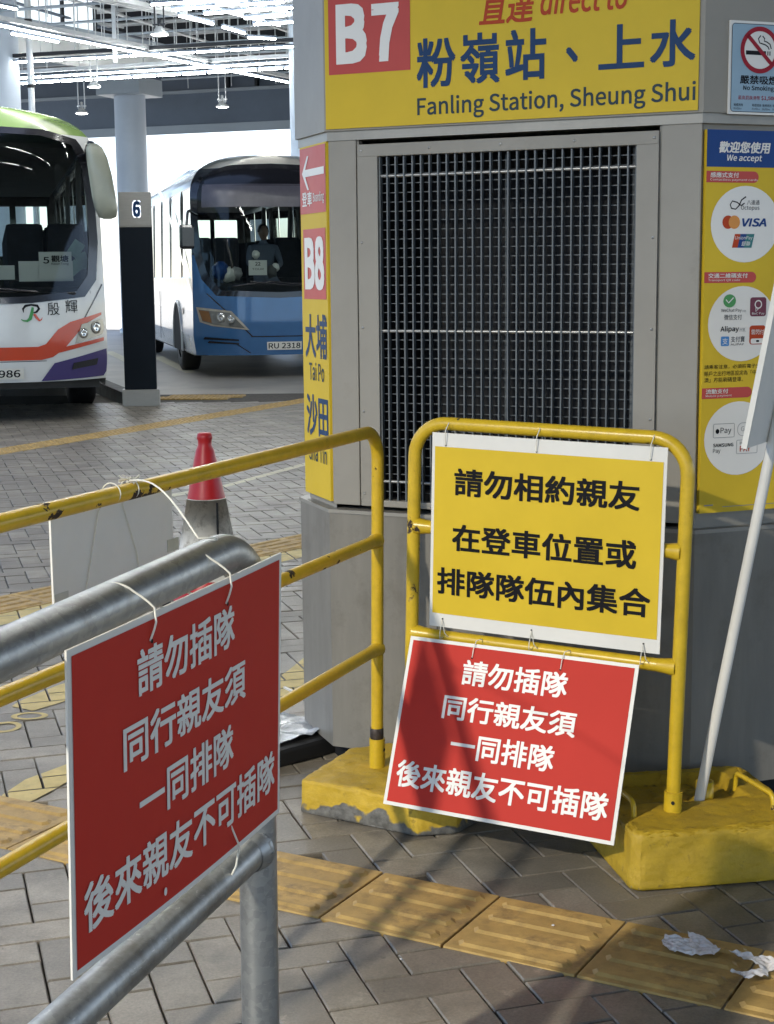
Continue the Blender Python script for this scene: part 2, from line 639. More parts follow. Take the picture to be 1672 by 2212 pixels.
pave = struct(MB().add([(-14, -3, -.012), (9, -3, -.012), (9, 19, -.012), (-14, 19, -.012)], [(0, 1, 2, 3)]).build('pavement', M_bed))
gp = MB().add([(-300, 20.5, -.03), (300, 20.5, -.03), (300, 600, -.03), (-300, 600, -.03)], [(0, 1, 2, 3)])
gp.add([(-300, -300, -.03), (300, -300, -.03), (300, 20.5, -.03), (-300, 20.5, -.03)], [(0, 1, 2, 3)])
struct(gp.build('ground', M_out))
BA = R(-20)           # the station's own grid
BU = Vector((math.cos(BA), math.sin(BA)))
BV = Vector((-math.sin(BA), math.cos(BA)))


def bq(p, q, z=0.0):
    v = BU * p + BV * q
    return (v.x, v.y, z)


drv = MB().add([(-40, -20, -.02), (30, -20, -.02), (30, 40, -.02), (-40, 44, -.02)], [(0, 1, 2, 3)])
struct(drv.build('driveway', M_conc))


def in_strip(c, m=.0):
    d = c - TO
    t, s = d.dot(TU), d.dot(TV)
    return abs(s) < .148 - m and -1.75 < t < 1.15


def brick_mesh(full):
    L, W = PU * 2 - .0035, PU - .0035
    b = .003
    zt = 0.0
    vs = [(0, 0, -.012), (L, 0, -.012), (L, W, -.012), (0, W, -.012), (0, 0, -b), (L, 0, -b), (L, W, -b), (0, W, -b), (b, b, zt), (L - b, b, zt), (L - b, W - b, zt), (b, W - b, zt)]
    fs = [(8, 9, 10, 11)] + [(4 + i, 4 + (i + 1) % 4, 8 + (i + 1) % 4, 8 + i) for i in range(4)]
    fs += [(i, (i + 1) % 4, 4 + (i + 1) % 4, 4 + i) for i in range(4)]
    return vs, fs


BV_, BF_ = brick_mesh(True)
bme = bpy.data.meshes.new('brick')
bme.from_pydata(BV_, [], BF_)
bme.materials.append(M_pav)
bricks = []
for i in range(-130, 110):
    for j in range(-60, 185):
        k = (i - j) % 4
        if k not in (0, 2):
            continue
        if k == 0:
            c = GO + GU * ((i + 1) * PU) + GV * ((j + .5) * PU)
        else:
            c = GO + GU * ((i + .5) * PU) + GV * (j * PU)
        d = c.y
        if d < -1.5 or d > 17.6 or abs(c.x) > .33 * max(d, 0) + 1.4 or c.x > 2.5 + .0 * d:
            continue
        if in_strip(c, .05):
            continue
        if c.x > .2 and c.y > 4.6 - (c.x) * .1 and c.x < 2.2 and c.y < 7:
            continue
        vis = d > 2.55 and abs(c.x) < .252 * d + .06 and not (c.x > -.12 and c.y > 4.05 - .36 * c.x)
        bricks.append((0 if vis else 1, d, i, j, k))
bricks.sort()
far = MB()
for n, (nv, d, i, j, k) in enumerate(bricks):
    if k == 0:
        p = GO + GU * (i * PU + .002) + GV * (j * PU + .002)
        a = GA
    else:
        p = GO + GU * ((i + 1) * PU - .002) + GV * ((j - 1) * PU + .002)
        a = GA + PI / 2
    dz = random.uniform(-.0018, .0012)
    ja = random.uniform(-.008, .008)
    if n < 298 and not nv:
        o = bpy.data.objects.new('brick', bme)
        link(o, pave)
        o.location = (p.x, p.y, dz)
        o.rotation_euler = (random.uniform(-.006, .006), random.uniform(-.004, .004), a + ja)
    else:
        ca, sa = math.cos(a + ja), math.sin(a + ja)
        far.add([(p.x + x * ca - y * sa, p.y + x * sa + y * ca, z + dz) for x, y, z in BV_], BF_)
fo = far.build('brick_field', M_pav, pave)
fo['kind'] = 'stuff'


def clip(poly, quad):
    """convex clip of poly by a counter-clockwise quad"""
    out = poly
    for i in range(len(quad)):
        a, b = quad[i], quad[(i + 1) % len(quad)]
        e = b - a
        nn = Vector((-e.y, e.x))
        res = []
        for q in range(len(out)):
            p0, p1 = out[q], out[(q + 1) % len(out)]
            d0, d1 = (p0 - a).dot(nn), (p1 - a).dot(nn)
            if d0 >= 0:
                res.append(p0)
            if d0 * d1 < 0:
                res.append(p0 + (p1 - p0) * (d0 / (d0 - d1)))
        out = res
        if len(out) < 3:
            return []
    return out


def painted(name, polys, m, z=.002):
    """road paint lying on the pavers only, so the joints stay open"""
    mb = MB()
    for poly in polys:
        pl = [Vector(p) for p in poly]
        ar = sum(pl[i].x * pl[(i + 1) % len(pl)].y - pl[(i + 1) % len(pl)].x * pl[i].y for i in range(len(pl)))
        if ar < 0:
            pl.reverse()
        cx = sum(p.x for p in pl) / len(pl)
        cy = sum(p.y for p in pl) / len(pl)
        rad = max((p - Vector((cx, cy))).length for p in pl) + .2
        ks = int(rad / PU) + 2
        c0 = Vector((cx, cy)) - GO
        i0, j0 = int(c0.dot(GU) / PU), int(c0.dot(GV) / PU)
        for i in range(i0 - ks, i0 + ks):
            for j in range(j0 - ks, j0 + ks):
                k = (i - j) % 4
                if k == 0:
                    u0, u1, v0, v1 = i, i + 2, j, j + 1
                elif k == 2:
                    u0, u1, v0, v1 = i, i + 1, j - 1, j + 1
                else:
                    continue
                g = .004
                qd = [GO + GU * (u * PU + du * g) + GV * (v * PU + dv * g) for u, v, du, dv in ((u0, v0, 1, 1), (u1, v0, -1, 1), (u1, v1, -1, -1), (u0, v1, 1, -1))]
                c = clip(pl, qd)
                if c:
                    mb.add([(p.x, p.y, z) for p in c], [tuple(range(len(c)))])
    o = mb.build(name, m)
    return struct(o)


# near tactile strip: separate ridged tiles
def tactile_mesh(name, dots=False, ridges=4):
    mb = MB()
    h = TP / 2 - .0025
    w = .148
    mb.box(-h, h, -w, w, -.012, .004, bev=.003)
    if not dots:
        for r in range(ridges):
            y = -w + (r + .5) * 2 * w / ridges
            hw = .021
            pts = [(-h + .018, y), (-h + .03, y - hw), (h - .03, y - hw), (h - .018, y), (h - .03, y + hw), (-h + .03, y + hw)]
            top = [(-h + .030, y), (-h + .038, y - hw + .008), (h - .038, y - hw + .008), (h - .030, y), (h - .038, y + hw - .008), (-h + .038, y + hw - .008)]
            vs = [(a, b, .0035) for a, b in pts] + [(a, b, .0095) for a, b in top]
            mb.add(vs, [tuple(range(6, 12))] + [(i, (i + 1) % 6, 6 + (i + 1) % 6, 6 + i) for i in range(6)])
    else:
        for a in range(5):
            for b in range(5):
                x, y = (a - 2) * .056, (b - 2) * .056
                vs = [(x + .017 * math.cos(t * PI / 3), y + .017 * math.sin(t * PI / 3), .0035) for t in range(6)] + [(x + .011 * math.cos(t * PI / 3), y + .011 * math.sin(t * PI / 3), .009) for t in range(6)]
                mb.add(vs, [tuple(range(6, 12))] + [(i, (i + 1) % 6, 6 + (i + 1) % 6, 6 + i) for i in range(6)])
    return mb


def strip_of_tiles(name, start, ang, n, mb, width=1.0):
    base = bpy.data.objects.new(name, None)
    link(base)
    base['kind'] = 'structure'
    u = Vector((math.cos(ang), math.sin(ang)))
    me = None
    for i in range(n):
        if me is None:
            o = mb.build('tactile_tile', M_tact, base)
            me = o.data
        else:
            o = bpy.data.objects.new('tactile_tile', me)
            link(o, base)
        p = Vector(start) + u * (TP * (i + .5))
        o.location = (p.x, p.y, random.uniform(-.001, .0012))
        o.rotation_euler = (0, 0, ang + random.uniform(-.006, .006))
    return base


strip_of_tiles('tactile_path', TO - TU * (TP * 6), TA, 10, tactile_mesh('t'))
A2 = R(52.2)
strip_of_tiles('tactile_path', (-2.33, 5.77), A2, 17, tactile_mesh('t'))
A3 = R(66)
strip_of_tiles('tactile_path', (-4.6, 9.5), A3, 32, tactile_mesh('t', True))
strip_of_tiles('tactile_path', (-2.75, 18.3), R(66) - PI / 2 + R(20), 3, tactile_mesh('t', True))
strip_of_tiles('tactile_path', (-2.60, 18.6), R(66) - PI / 2 + R(20), 3, tactile_mesh('t', True))

u2 = Vector((math.cos(A2), math.sin(A2)))
v2 = Vector((-math.sin(A2), math.cos(A2)))
s0 = Vector((-2.33, 5.77)) - v2 * .152
painted('painted_line', [[s0 - v2 * .17, s0 + u2 * 2.6 - v2 * .17, s0 + u2 * 5 - v2 * .17, s0 + u2 * 5, s0]], M_linep, .002)
painted('painted_line', [[(-2.30, 8.56), (-1.09, 10.35), (-.60, 11.55), (-.585, 11.80), (-1.10, 10.5), (-2.32, 8.78)]], M_linew, .002)
painted('painted_line', [[(-.53, 4.98), (-.44, 5.16), (-.36, 5.42), (-.28, 5.74), (-.24, 5.66), (-.23, 5.45), (-.30, 5.22), (-.37, 5.02), (-.47, 4.90)],
                         [(-1.25, 4.98), (-1.24, 5.04), (-1.15, 5.25), (-1.02, 5.42), (-.98, 5.3), (-1.09, 5.03), (-1.167, 4.925)],
                         [(-1.063, 4.09), (-1.03, 4.22), (-.967, 4.315), (-.90, 4.42), (-.87, 4.3), (-.93, 4.13), (-.981, 4.01), (-1.06, 4.04)]], M_linep, .002)


def ground_ring(cx, cy, rx, ry, a, w):
    mb = MB()
    n = 28
    vs = []
    for k in range(n):
        t = 2 * PI * k / n
        for q in (1, 1 - w / min(rx, ry)):
            x, y = rx * q * math.cos(t), ry * q * math.sin(t)
            vs.append((cx + x * math.cos(a) - y * math.sin(a), cy + x * math.sin(a) + y * math.cos(a), .0022))
    fs = [(2 * k, 2 * ((k + 1) % n), 2 * ((k + 1) % n) + 1, 2 * k + 1) for k in range(n)]
    return struct(mb.add(vs, fs).build('painted_ring', M_linep))


ground_ring(-1.215, 4.74, .052, .060, 0, .017)
ground_ring(-1.165, 4.865, .060, .042, 0, .014)

# lane paint and kerb further off
struct(MB().add([(-4.28, 28.4, -.016), (-4.08, 28.5, -.016), (-2.86, 23.5, -.016), (-3.02, 23.4, -.016)], [(3, 2, 1, 0)]).build('lane_line', M_linew))
struct(MB().add([(-5.55, 30.6, -.016), (-5.38, 30.7, -.016), (-4.0, 25.6, -.016), (-4.16, 25.5, -.016)], [(3, 2, 1, 0)]).build('lane_line', M_linew))
kb = MB()
kd = Vector((-.318, .948))
kn = Vector((.948, .318))
k0 = Vector((-2.93, 17.35))
for q in range(14):
    a = k0 + kd * (q * .92)
    b = k0 + kd * (q * .92 + .905)
    pts = [a, a + kn * .16, b + kn * .16, b]
    kb.add([(p.x, p.y, z) for z in (-.02, .13) for p in pts], [(3, 2, 1, 0), (4, 5, 6, 7), (0, 1, 5, 4), (1, 2, 6, 5), (2, 3, 7, 6), (3, 0, 4, 7)])
struct(kb.build('kerb', M_kerb))

# ------------------------------------------------------------------ station roof, beams, columns
for c4 in ([bq(-8, -16), bq(22, -16), bq(22, 20), bq(-8, 20)], [bq(-30, 20), bq(22, 20), bq(22, 46), bq(-30, 46)]):
    rf = MB()
    rf.add([(x, y, 8.2) for x, y, z in c4] + [(x, y, 8.7) for x, y, z in c4], [(3, 2, 1, 0), (4, 5, 6, 7), (0, 1, 5, 4), (1, 2, 6, 5), (2, 3, 7, 6), (3, 0, 4, 7)])
    struct(rf.build('ceiling', M_ceil))


def bbeam(name, m, p0, p1, q0, q1, z0, z1):
    pts = [bq(p0, q0), bq(p1, q0), bq(p1, q1), bq(p0, q1)]
    mb = MB()
    mb.add([(x, y, z) for z in (z0, z1) for x, y, _ in pts], [(3, 2, 1, 0), (4, 5, 6, 7), (0, 1, 5, 4), (1, 2, 6, 5), (2, 3, 7, 6), (3, 0, 4, 7)])
    return mb.build(name, m)


struct(bbeam('beam', M_beam, -30, 22, 41.0, 42.2, 5.72, 8.2))
struct(bbeam('beam_edge', M_beaml, -30, 22, 40.93, 41.0, 5.50, 5.74))
struct(bbeam('beam_edge', M_beaml, -30, 22, 40.90, 41.0, 6.62, 6.70))
struct(bbeam('beam', M_ceil, -30, 22, 36.2, 37.0, 6.9, 8.2))
for k in range(9):
    struct(bbeam('beam_rib', M_dark, -19.6 + k * .9, -19.52 + k * .9, 40.84, 40.99, 6.72, 8.2))
struct(bbeam('beam_edge', M_beaml, -30, 22, 36.1, 36.2, 6.88, 7.0))


def column(x, y, r, z1, label, cap=0.0):
    t = thing('round_column', label, 'column', (x, y, -.02), BA)
    MB().lathe([(r, 0), (r, z1)], n=40).build('shaft', M_col, t)
    MB().lathe([(r + .05, 0), (r + .05, .12), (r, .14)], n=40).build('base_ring', M_steel, t)
    if cap:
        box('capital', M_beaml, t, -cap, cap, -cap, cap, z1, z1 + .42)
    return t


column(-6.52, 41.0, .40, 6.05, 'pale round column rising beyond the numbered pillar with a square capital', .62)
column(-1.36, 30.0, .40, 8.2, 'slate round column just left of the kiosk behind the blue coach')
column(-7.52, 31.2, .42, 8.2, 'white round column at the left edge above the green roofed coach')
dp_ = thing('drain_pipe', 'grey vertical pipe beside the white column above the green coach roof', 'pipe', (-6.66, 30.2, -.02))
MB().tube([(0, 0, 0), (0, 0, 8.2)], .062, 12).build('pipe', M_steel, dp_)
for z in (3.9, 5.0, 6.2):
    MB().lathe([(.063, z), (.075, z), (.075, z + .06), (.063, z + .06)], n=12).build('clamp', M_dark, dp_)

# bulkhead running into the distance, upper left, with a band of bright panels on top
bk = thing('panelled_bulkhead', 'pale concrete beam with a band of framed panels, upper left under the roof', 'bulkhead', (-7.6, 31.4, 0), R(58))
MB().box(-5, 5.2, 0, .5, 5.88, 6.50).build('beam', M_panelw, bk)
MB().box(-5, 5.2, -.04, .02, 6.49, 6.56).build('ledge', M_beaml, bk)
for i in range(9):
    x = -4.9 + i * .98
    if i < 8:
        box('panel', M_dayglow, bk, x + .03, x + .95, .06, .10, 6.58, 7.95)
    else:
        for k in range(4):
            box('slat', M_steel, bk, x + .03, x + .95, .06, .09, 6.75 + k * .26, 6.8 + k * .26)
    box('mullion', M_dark, bk, x - .035, x + .03, .0, .14, 6.56, 8.0)


# lights, trays and hanging rods under the roof
def seg(a, b):
    d = Vector(b) - Vector(a)
    return Vector(a), d, math.atan2(d.y, d.x), d.length


tube_me = {}


def tube_light(p, ang, L, label, group, fixture=True, r=.014):
    key = round(L, 2)
    t = thing('tube_light', label, 'tube light', p, ang, group)
    if key not in tube_me:
        a = MB().tube([(-L / 2, 0, -.04), (L / 2, 0, -.04)], r, 8).build('lamp', M_tube, t)
        b = box('batten', M_beam, t, -L / 2 - .02, L / 2 + .02, -.022, .022, -.02, .015)
        tube_me[key] = (a.data, b.data)
    else:
        link(bpy.data.objects.new('lamp', tube_me[key][0]), t)
        link(bpy.data.objects.new('batten', tube_me[key][1]), t)
    return t


ORD = 'first second third fourth fifth sixth seventh eighth ninth tenth eleventh twelfth thirteenth fourteenth fifteenth sixteenth seventeenth'.split()


def tube_row(a, b, L, gap, group, label, tray=None, rods=True, stub=False):
    p, d, ang, ln = seg(a, b)
    n = max(1, int(ln / (L + gap)))
    u = d.normalized()
    for i in range(n):
        c = p + u * ((i + .5) * ln / n)
        tube_light(tuple(c), ang, L, ORD[i] + ' tube from the left in ' + label, group)
    tr = thing('cable_tray', tray or 'thin steel carrier over a row of lit tubes', 'cable tray', tuple(p), ang)
    box('rail', M_dark if tray and 'black' in tray else M_steel, tr, 0, ln, -.04, .04, .05, .12)
    if rods:
        k = int(ln / .75) + 1
        rme = None
        for i in range(k):
            if rme is None:
                o = MB().tube([(0, 0, .12), (0, 0, 8.2 - p.z)], .011, 6, caps=False).build('rod', M_steel, tr)
                rme = o.data
            else:
                o = bpy.data.objects.new('rod', rme)
                link(o, tr)
            o.location = (.2 + i * .75 + random.uniform(-.12, .12), 0, 0)


tube_row((-7.4, 31.09, 5.6), (-.9, 29.06, 5.6), .62, .05, 'tubes of the nearer cross row', 'the nearer cross row under the black tray', 'black cable tray carrying the nearer cross row of tubes')
tube_row((-7.8, 33.47, 5.6), (-.9, 31.0, 5.6), .66, .02, 'tubes of the further cross row', 'the further cross row above the blue beam', 'steel carrier of the further cross row of tubes')
tube_row((-7.8, 33.72, 5.52), (-.9, 31.25, 5.52), .50, .06, 'tubes of the doubled cross row', 'the lower line of the further cross row', 'second steel carrier behind the further cross row', rods=False)
tube_row((-6.6, 26.1, 5.6), (-1.9, 34.8, 5.6), .92, .06, 'tubes of the long diagonal row', 'the long diagonal row running away under the bulkhead', 'steel carrier of the long diagonal row of tubes')
tube_row((-3.33, 24.57, 5.7), (-1.7, 27.6, 5.7), .9, .05, 'tubes of the first upper diagonal row', 'the upper left diagonal row', 'steel carrier of the upper left diagonal row')
tube_row((-2.5, 24.5, 5.7), (-1.5, 26.3, 5.7), .9, .05, 'tubes of the second upper diagonal row', 'the upper diagonal row nearest the kiosk', 'steel carrier of the diagonal row nearest the kiosk')
for i, (a, b) in enumerate((((-3.6, 24.75, 5.6), (-1.2, 24.1, 5.6)), ((-3.5, 25.3, 5.6), (-1.3, 24.55, 5.6)), ((-2.9, 25.65, 5.6), (-1.3, 25.1, 5.6)), ((-2.5, 26.2, 5.6), (-1.3, 25.75, 5.6)), ((-2.3, 26.8, 5.6), (-1.3, 26.45, 5.6)))):
    w = ('topmost', 'second', 'third', 'fourth', 'lowest')[i]
    tube_row(a, b, .72, .06, 'tubes of the %s short cross row' % w, 'the %s short cross row left of the slate column' % w, 'steel carrier of the %s short cross row' % w)
for p, ang, L, lab in (((-6.05, 27.95, 5.6), R(59), 1.15, 'long bright tube batten hanging alone at upper left under the pale bulkhead'),
                       ((-3.0, 25.9, 5.55), R(62), .95, 'bright tube batten right of the pendant lamp at top'),
                       ((-2.5, 27.0, 5.55), R(66), .75, 'smaller bright batten below the upper diagonal rows'),
                       ((-2.1, 27.9, 5.55), R(21), .5, 'short batten crossing beside the slate column'),
                       ((-6.3, 26.6, 5.6), R(60), .6, 'lit tube cut by the left edge below the white panels'),
                       ((-6.1, 25.6, 5.75), R(60), .8, 'lit tube in the top left corner of the view')):
    tube_light(p, ang, L, lab, None)
rt = bpy.data.objects.new('roof_truss', None)
link(rt)
rt['kind'] = 'structure'
for k in range(9):
    a_, b_ = bq(-19, 22 + k * 1.7, 7.1), bq(-6, 22 + k * 1.7, 7.1)
    MB().tube([a_, b_], .05, 8).build('chord', M_steel, rt)
    a_, b_ = bq(-19, 22.3 + k * 1.7, 6.35), bq(-6, 22.3 + k * 1.7, 6.35)
    MB().tube([a_, b_], .028, 8).build('conduit', M_beaml, rt)
for k in range(10):
    a_, b_ = bq(-17.5 + k * 1.15, 21, 6.75), bq(-17.5 + k * 1.15, 36, 6.75)
    MB().tube([a_, b_], .032, 8).build('conduit', M_steel if k % 2 else M_beam, rt)
    for j in range(7):
        c_, d_ = bq(-17.5 + k * 1.15, 22.4 + j * 2.0, 5.9 + (j * k % 3) * .2), bq(-17.5 + k * 1.15, 22.4 + j * 2.0, 8.2)
        MB().tube([c_, d_], .010, 5, caps=False).build('hanger', M_steel, rt)
# wide triple tray
tr = thing('cable_tray', 'wide grey cable tray of three channels crossing the top of the view', 'cable tray', (-5.3, 23.8, 5.75), R(55))
for k in range(3):
    box('channel', M_steel, tr, 0, 3.6, k * .12, k * .12 + .08, -.02, .05)
for x in (.8, 2.2, 3.3):
    box('rod', M_steel, tr, x, x + .02, .1, .12, .05, 2.4)
box('cross_pipe', M_steel, thing('down_pipe', 'steel riser hanging in front of the pale bulkhead', 'pipe', (-4.95, 29.6, 5.35), 0), -.035, .035, -.035, .035, 0, 2.85)


def high_bay(p, s, label, ztop, arm_mat, energy=0.0):
    t = thing('pendant_lamp', label, 'pendant lamp', p, BA, None)
    MB().lathe([(.03 * s, .16 * s), (.07 * s, .15 * s), (.10 * s, .08 * s), (.17 * s, .03 * s), (.18 * s, 0), (.165 * s, -.005)], n=24).build('reflector', M_steel, t)
    MB().lathe([(.165 * s, 0), (.10 * s, -.02 * s), (.001, -.028 * s)], n=24).build('lamp_glass', M_bay, t)
    for x in (-.10, .10):
        o = box('rod', arm_mat, t, x * s - .012 * s, x * s + .012 * s, -.012 * s, .012 * s, .12 * s, ztop - p[2])
    box('bracket', arm_mat, t, -.14 * s, .14 * s, -.015, .015, .18 * s, .21 * s)
    MB().lathe([(.035 * s, .14 * s), (.035 * s, .30 * s), (.001, .31 * s)], n=12).build('ballast', arm_mat, t)
    if energy:
        ld = bpy.data.lights.new('bulb', 'SPOT')
        ld.energy = energy
        ld.shadow_soft_size = .11
        ld.spot_size = R(150)
        ld.spot_blend = .35
        ld.color = (1.0, .93, .80)
        lo = bpy.data.objects.new('bulb', ld)
        link(lo, t)
        lo.location = (0, 0, -.06)
    return t


high_bay((-3.61, 25.98, 5.30), .82, 'brightly lit pendant lamp on two dark rods at the top of the view', 8.2, M_dark)
high_bay((-5.79, 31.98, 5.20), .78, 'pendant lamp on pale rods above the numbered pillar, upper of the left pair', 8.2, M_steel)
high_bay((-7.0, 36.97, 5.20), .85, 'pendant lamp on pale rods left of the pale column, lower of the left pair', 8.2, M_steel)
high_bay((-3.62, 35.87, 5.20), .85, 'pendant lamp on pale rods against the slate beam above the blue coach', 8.2, M_steel)
# the pendant lamp over the queue, then unseen tubes added as ambient fill
high_bay((-4.75, -2.5, 5.0), 1.8, 'lit pendant lamp hanging over the queue, behind and left of the viewpoint', 8.2, M_steel, 2000)
for i, (x, y) in enumerate(((-1.6, -1.2), (1.5, -3.0))):
    for k in range(1):
        tube_light((x + k * .25, y + k * .7, 4.6), BA + PI / 2, 1.5, ('nearer' if i else 'further') + ' added fill tube hanging unseen over the queue behind the viewpoint', 'added fill tubes over the queue', r=.03)

for r_, (q0, w_) in enumerate(((8.5, 'nearest'), (12.0, 'middle'), (15.5, 'furthest'))):  # unseen tube rows added to brighten the mid floor and coach fronts
    for k in range(5):
        x, y, _ = bq(-11.5 + k * 2.4, q0)
        tube_light((x, y, 6.0), BA, 1.6, '%s added fill tube from the left in the %s row over the bus bay before the coaches' % (ORD[k], w_), 'added fill tubes over the bus bay', r=.04)

# ------------------------------------------------------------------ numbered pillar
pl = thing('number_pillar', 'black bay pillar with grey head reading 6 standing at the kerb end', 'pillar', (-2.73, 17.3, -.02), R(7))
box('base', M_steelclad, pl, -.205, .205, -.13, .13, 0, .20, bev=.008)
box('shaft', M_pilblk, pl, -.175, .175, -.10, .10, .20, 1.975, bev=.006)
box('trim_line', M_trim, pl, -.178, .178, -.103, .103, 1.975, 1.99)
box('head', M_steelclad, pl, -.175, .175, -.10, .10, 1.99, 2.35, bev=.004)
put_text(pl, '6', -.030, 2.072, .064, 2.262, M_halo, y=-.102, bold=.12, name='numeral_glow')
put_text(pl, '6', -.024, 2.082, .058, 2.254, M_navy, y=-.108, bold=.05, name='numeral')

# ------------------------------------------------------------------ kiosk
AF = R(-24.2)
KG = Vector((-.151, 4.331))
kio = thing('kiosk', 'grey octagonal metal kiosk with a large dark ventilation grille', 'kiosk', (KG.x, KG.y, 0), AF)
W = 1.026
SL = .255            # chamfer width (left)
SR = .62
oc = []


def octo(g):
    """plan of the kiosk, grown by g"""
    c = math.cos(PI / 4)
    t = math.tan(PI / 8) * g
    a = SL * c
    b = SR * c
    pts = [(-t, -g), (W + t, -g), (W + b + g, b - t), (W + b + g, 1.35 + t), (W + t, 1.35 + b + g), (-t, 1.35 + b + g), (-a - g, 1.35 + b - a + t), (-a - g, a - t)]
    return pts


M_ = MB()
# core with an opening for the grille
GX0, GX1, GZ0, GZ1 = .148, .863, .783, 1.719
pts = octo(-.012)
core = MB()
n = len(pts)
for i in range(1, n):
    a, b = pts[i], pts[(i + 1) % n]
    core.add([(a[0], a[1], .75), (b[0], b[1], .75), (b[0], b[1], 1.79), (a[0], a[1], 1.79)], [(0, 1, 2, 3)])
core.build('wall', M_kiosk, kio)
# front wall pieces: left stile, right stile
box('corner_panel', M_kiosk, kio, 0.0, .083, -.012 + .012, .03, .765, 1.765, bev=.002)
box('corner_panel', M_kiosk, kio, .925, W, 0, .03, .765, 1.765, bev=.002)
fr = MB()
fr.box(.089, .919, -.004, .03, GZ1, 1.752, bev=.002)
fr.box(.089, GX0, -.004, .03, GZ0, GZ1)
fr.box(GX1, .919, -.004, .03, GZ0, GZ1)
fr.box(.089, .919, -.004, .03, .765, GZ0, bev=.002)
fr.build('grille_frame', M_kiosk, kio)
box('seam_strip', M_kioskL, kio, .083, .089, .006, .03, .765, 1.765)
box('seam_strip', M_kioskL, kio, .919, .925, .006, .03, .765, 1.765)
for x, z in [(x, z) for x in (.10, .908) for z in (.80, 1.03, 1.26, 1.49, 1.735)] + [(x, z) for x in (.30, .50, .70) for z in (.773, 1.736)]:
    MB().lathe([(.0038, -.0), (.0034, .0012), (.001, .0014)], n=10, M=Matrix.Translation((x, -.0042, z)) @ Matrix.Rotation(PI / 2, 4, 'X')).build('screw', M_rod, kio)
# reveal and duct behind the grille
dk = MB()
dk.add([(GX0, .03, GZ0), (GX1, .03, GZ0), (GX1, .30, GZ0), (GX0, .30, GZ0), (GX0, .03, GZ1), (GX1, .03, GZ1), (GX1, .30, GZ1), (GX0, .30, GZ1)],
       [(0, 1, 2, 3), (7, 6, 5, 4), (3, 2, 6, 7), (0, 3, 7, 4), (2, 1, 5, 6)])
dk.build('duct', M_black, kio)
nb = 29
pitch = (GX1 - GX0) / nb
bar_me = None
for i in range(nb + 1):
    if bar_me is None:
        o = box('vertical_bar', M_grille, kio, -.0019, .0019, .004, .020, GZ0, GZ1)
        bar_me = o.data
    else:
        o = bpy.data.objects.new('vertical_bar', bar_me)
        link(o, kio)
    o.location = (GX0 + i * pitch + (.003 if i == 0 else -.003 if i == nb else 0), 0, 0)
fine_me = None
nf = 37
for i in range(nf):
    z = GZ1 - .022 - i * (GZ1 - GZ0 - .02) / nf
    if fine_me is None:
        o = box('cross_wire', M_grille, kio, GX0, GX1, .0205, .0225, -.0012, .0012)
        fine_me = o.data
    else:
        o = bpy.data.objects.new('cross_wire', fine_me)
        link(o, kio)
    o.location = (0, 0, z)
for z in (1.667, 1.251, .835):
    MB().tube([(GX0, .012, z), (GX1, .012, z)], .0048, 8).build('tie_rod', M_rod, kio)
for x in (GX0 + .055, GX0 + .35, GX1 - .02):
    MB().tube([(x, .055, GZ0), (x, .055, GZ1)], .006, 8).build('inner_rod', M_grille, kio)
# sign band, trims, plinth
bd = MB()
bd.prism(octo(.012), 1.79, 2.62)
bd.build('sign_band', M_kiosk, kio)
MB().prism(octo(.004), 1.765, 1.79).build('cornice', M_trim, kio)
lo = MB()
lo.prism(octo(.014), .06, .742)
lo.build('plinth', M_kioskL, kio)
MB().prism(octo(.018), .742, .752).build('ledge', M_trim, kio)
MB().prism(octo(-.03), 0, .06).build('kick', M_black, kio)
for x in (.30, .72):
    box('plinth_seam', M_kioskL, kio, x, x + .022, -.0185, -.013, .07, .74, bev=.002)
MB().prism(octo(.03), 2.62, 2.66).build('roof_cap', M_trim, kio)

# B7 route sign on the band
sg = thing('route_sign', 'yellow route sign reading B7 Fanling Station, Sheung Shui above the grille', 'route sign', (KG.x, KG.y, 0), AF)
box('panel', M_ysign, sg, .002, 1.018, -.0165, -.0125, 1.795, 2.50)
Y = -.0175
flat(sg, [(.014, 1.937), (.253, 1.937), (.253, 2.175), (.014, 2.175)], M_redpale, Y, 'red_square')
put_text(sg, 'B', .037, 1.963, .128, 2.118, M_white, Y - .0012, bold=.045)
put_text(sg, '7', .142, 1.963, .221, 2.112, M_white, Y - .0012, bold=.045)
for ch, x0, x1, z0, z1 in (('粉', .271, .381, 1.888, 2.014), ('嶺', .394, .503, 1.89, 2.018), ('站', .518, .628, 1.892, 2.019), ('、', .680, .712, 1.928, 1.966),
                           ('上', .765, .882, 1.905, 2.012), ('水', .896, 1.010, 1.902, 2.014)):
    put_text(sg, ch, x0, z0, x1, z1, M_navy, Y, bold=.022)
put_text(sg, 'Fanling Station, Sheung Shui', .272, 1.805, 1.012, 1.866, M_dkink, Y, bold=.016)
put_text(sg, '直達', .446, 2.035, .598, 2.118, M_redink, Y, bold=.02, shear=.2)
put_text(sg, 'direct to', .612, 2.048, .838, 2.118, M_redink, Y, bold=.02, shear=.2)

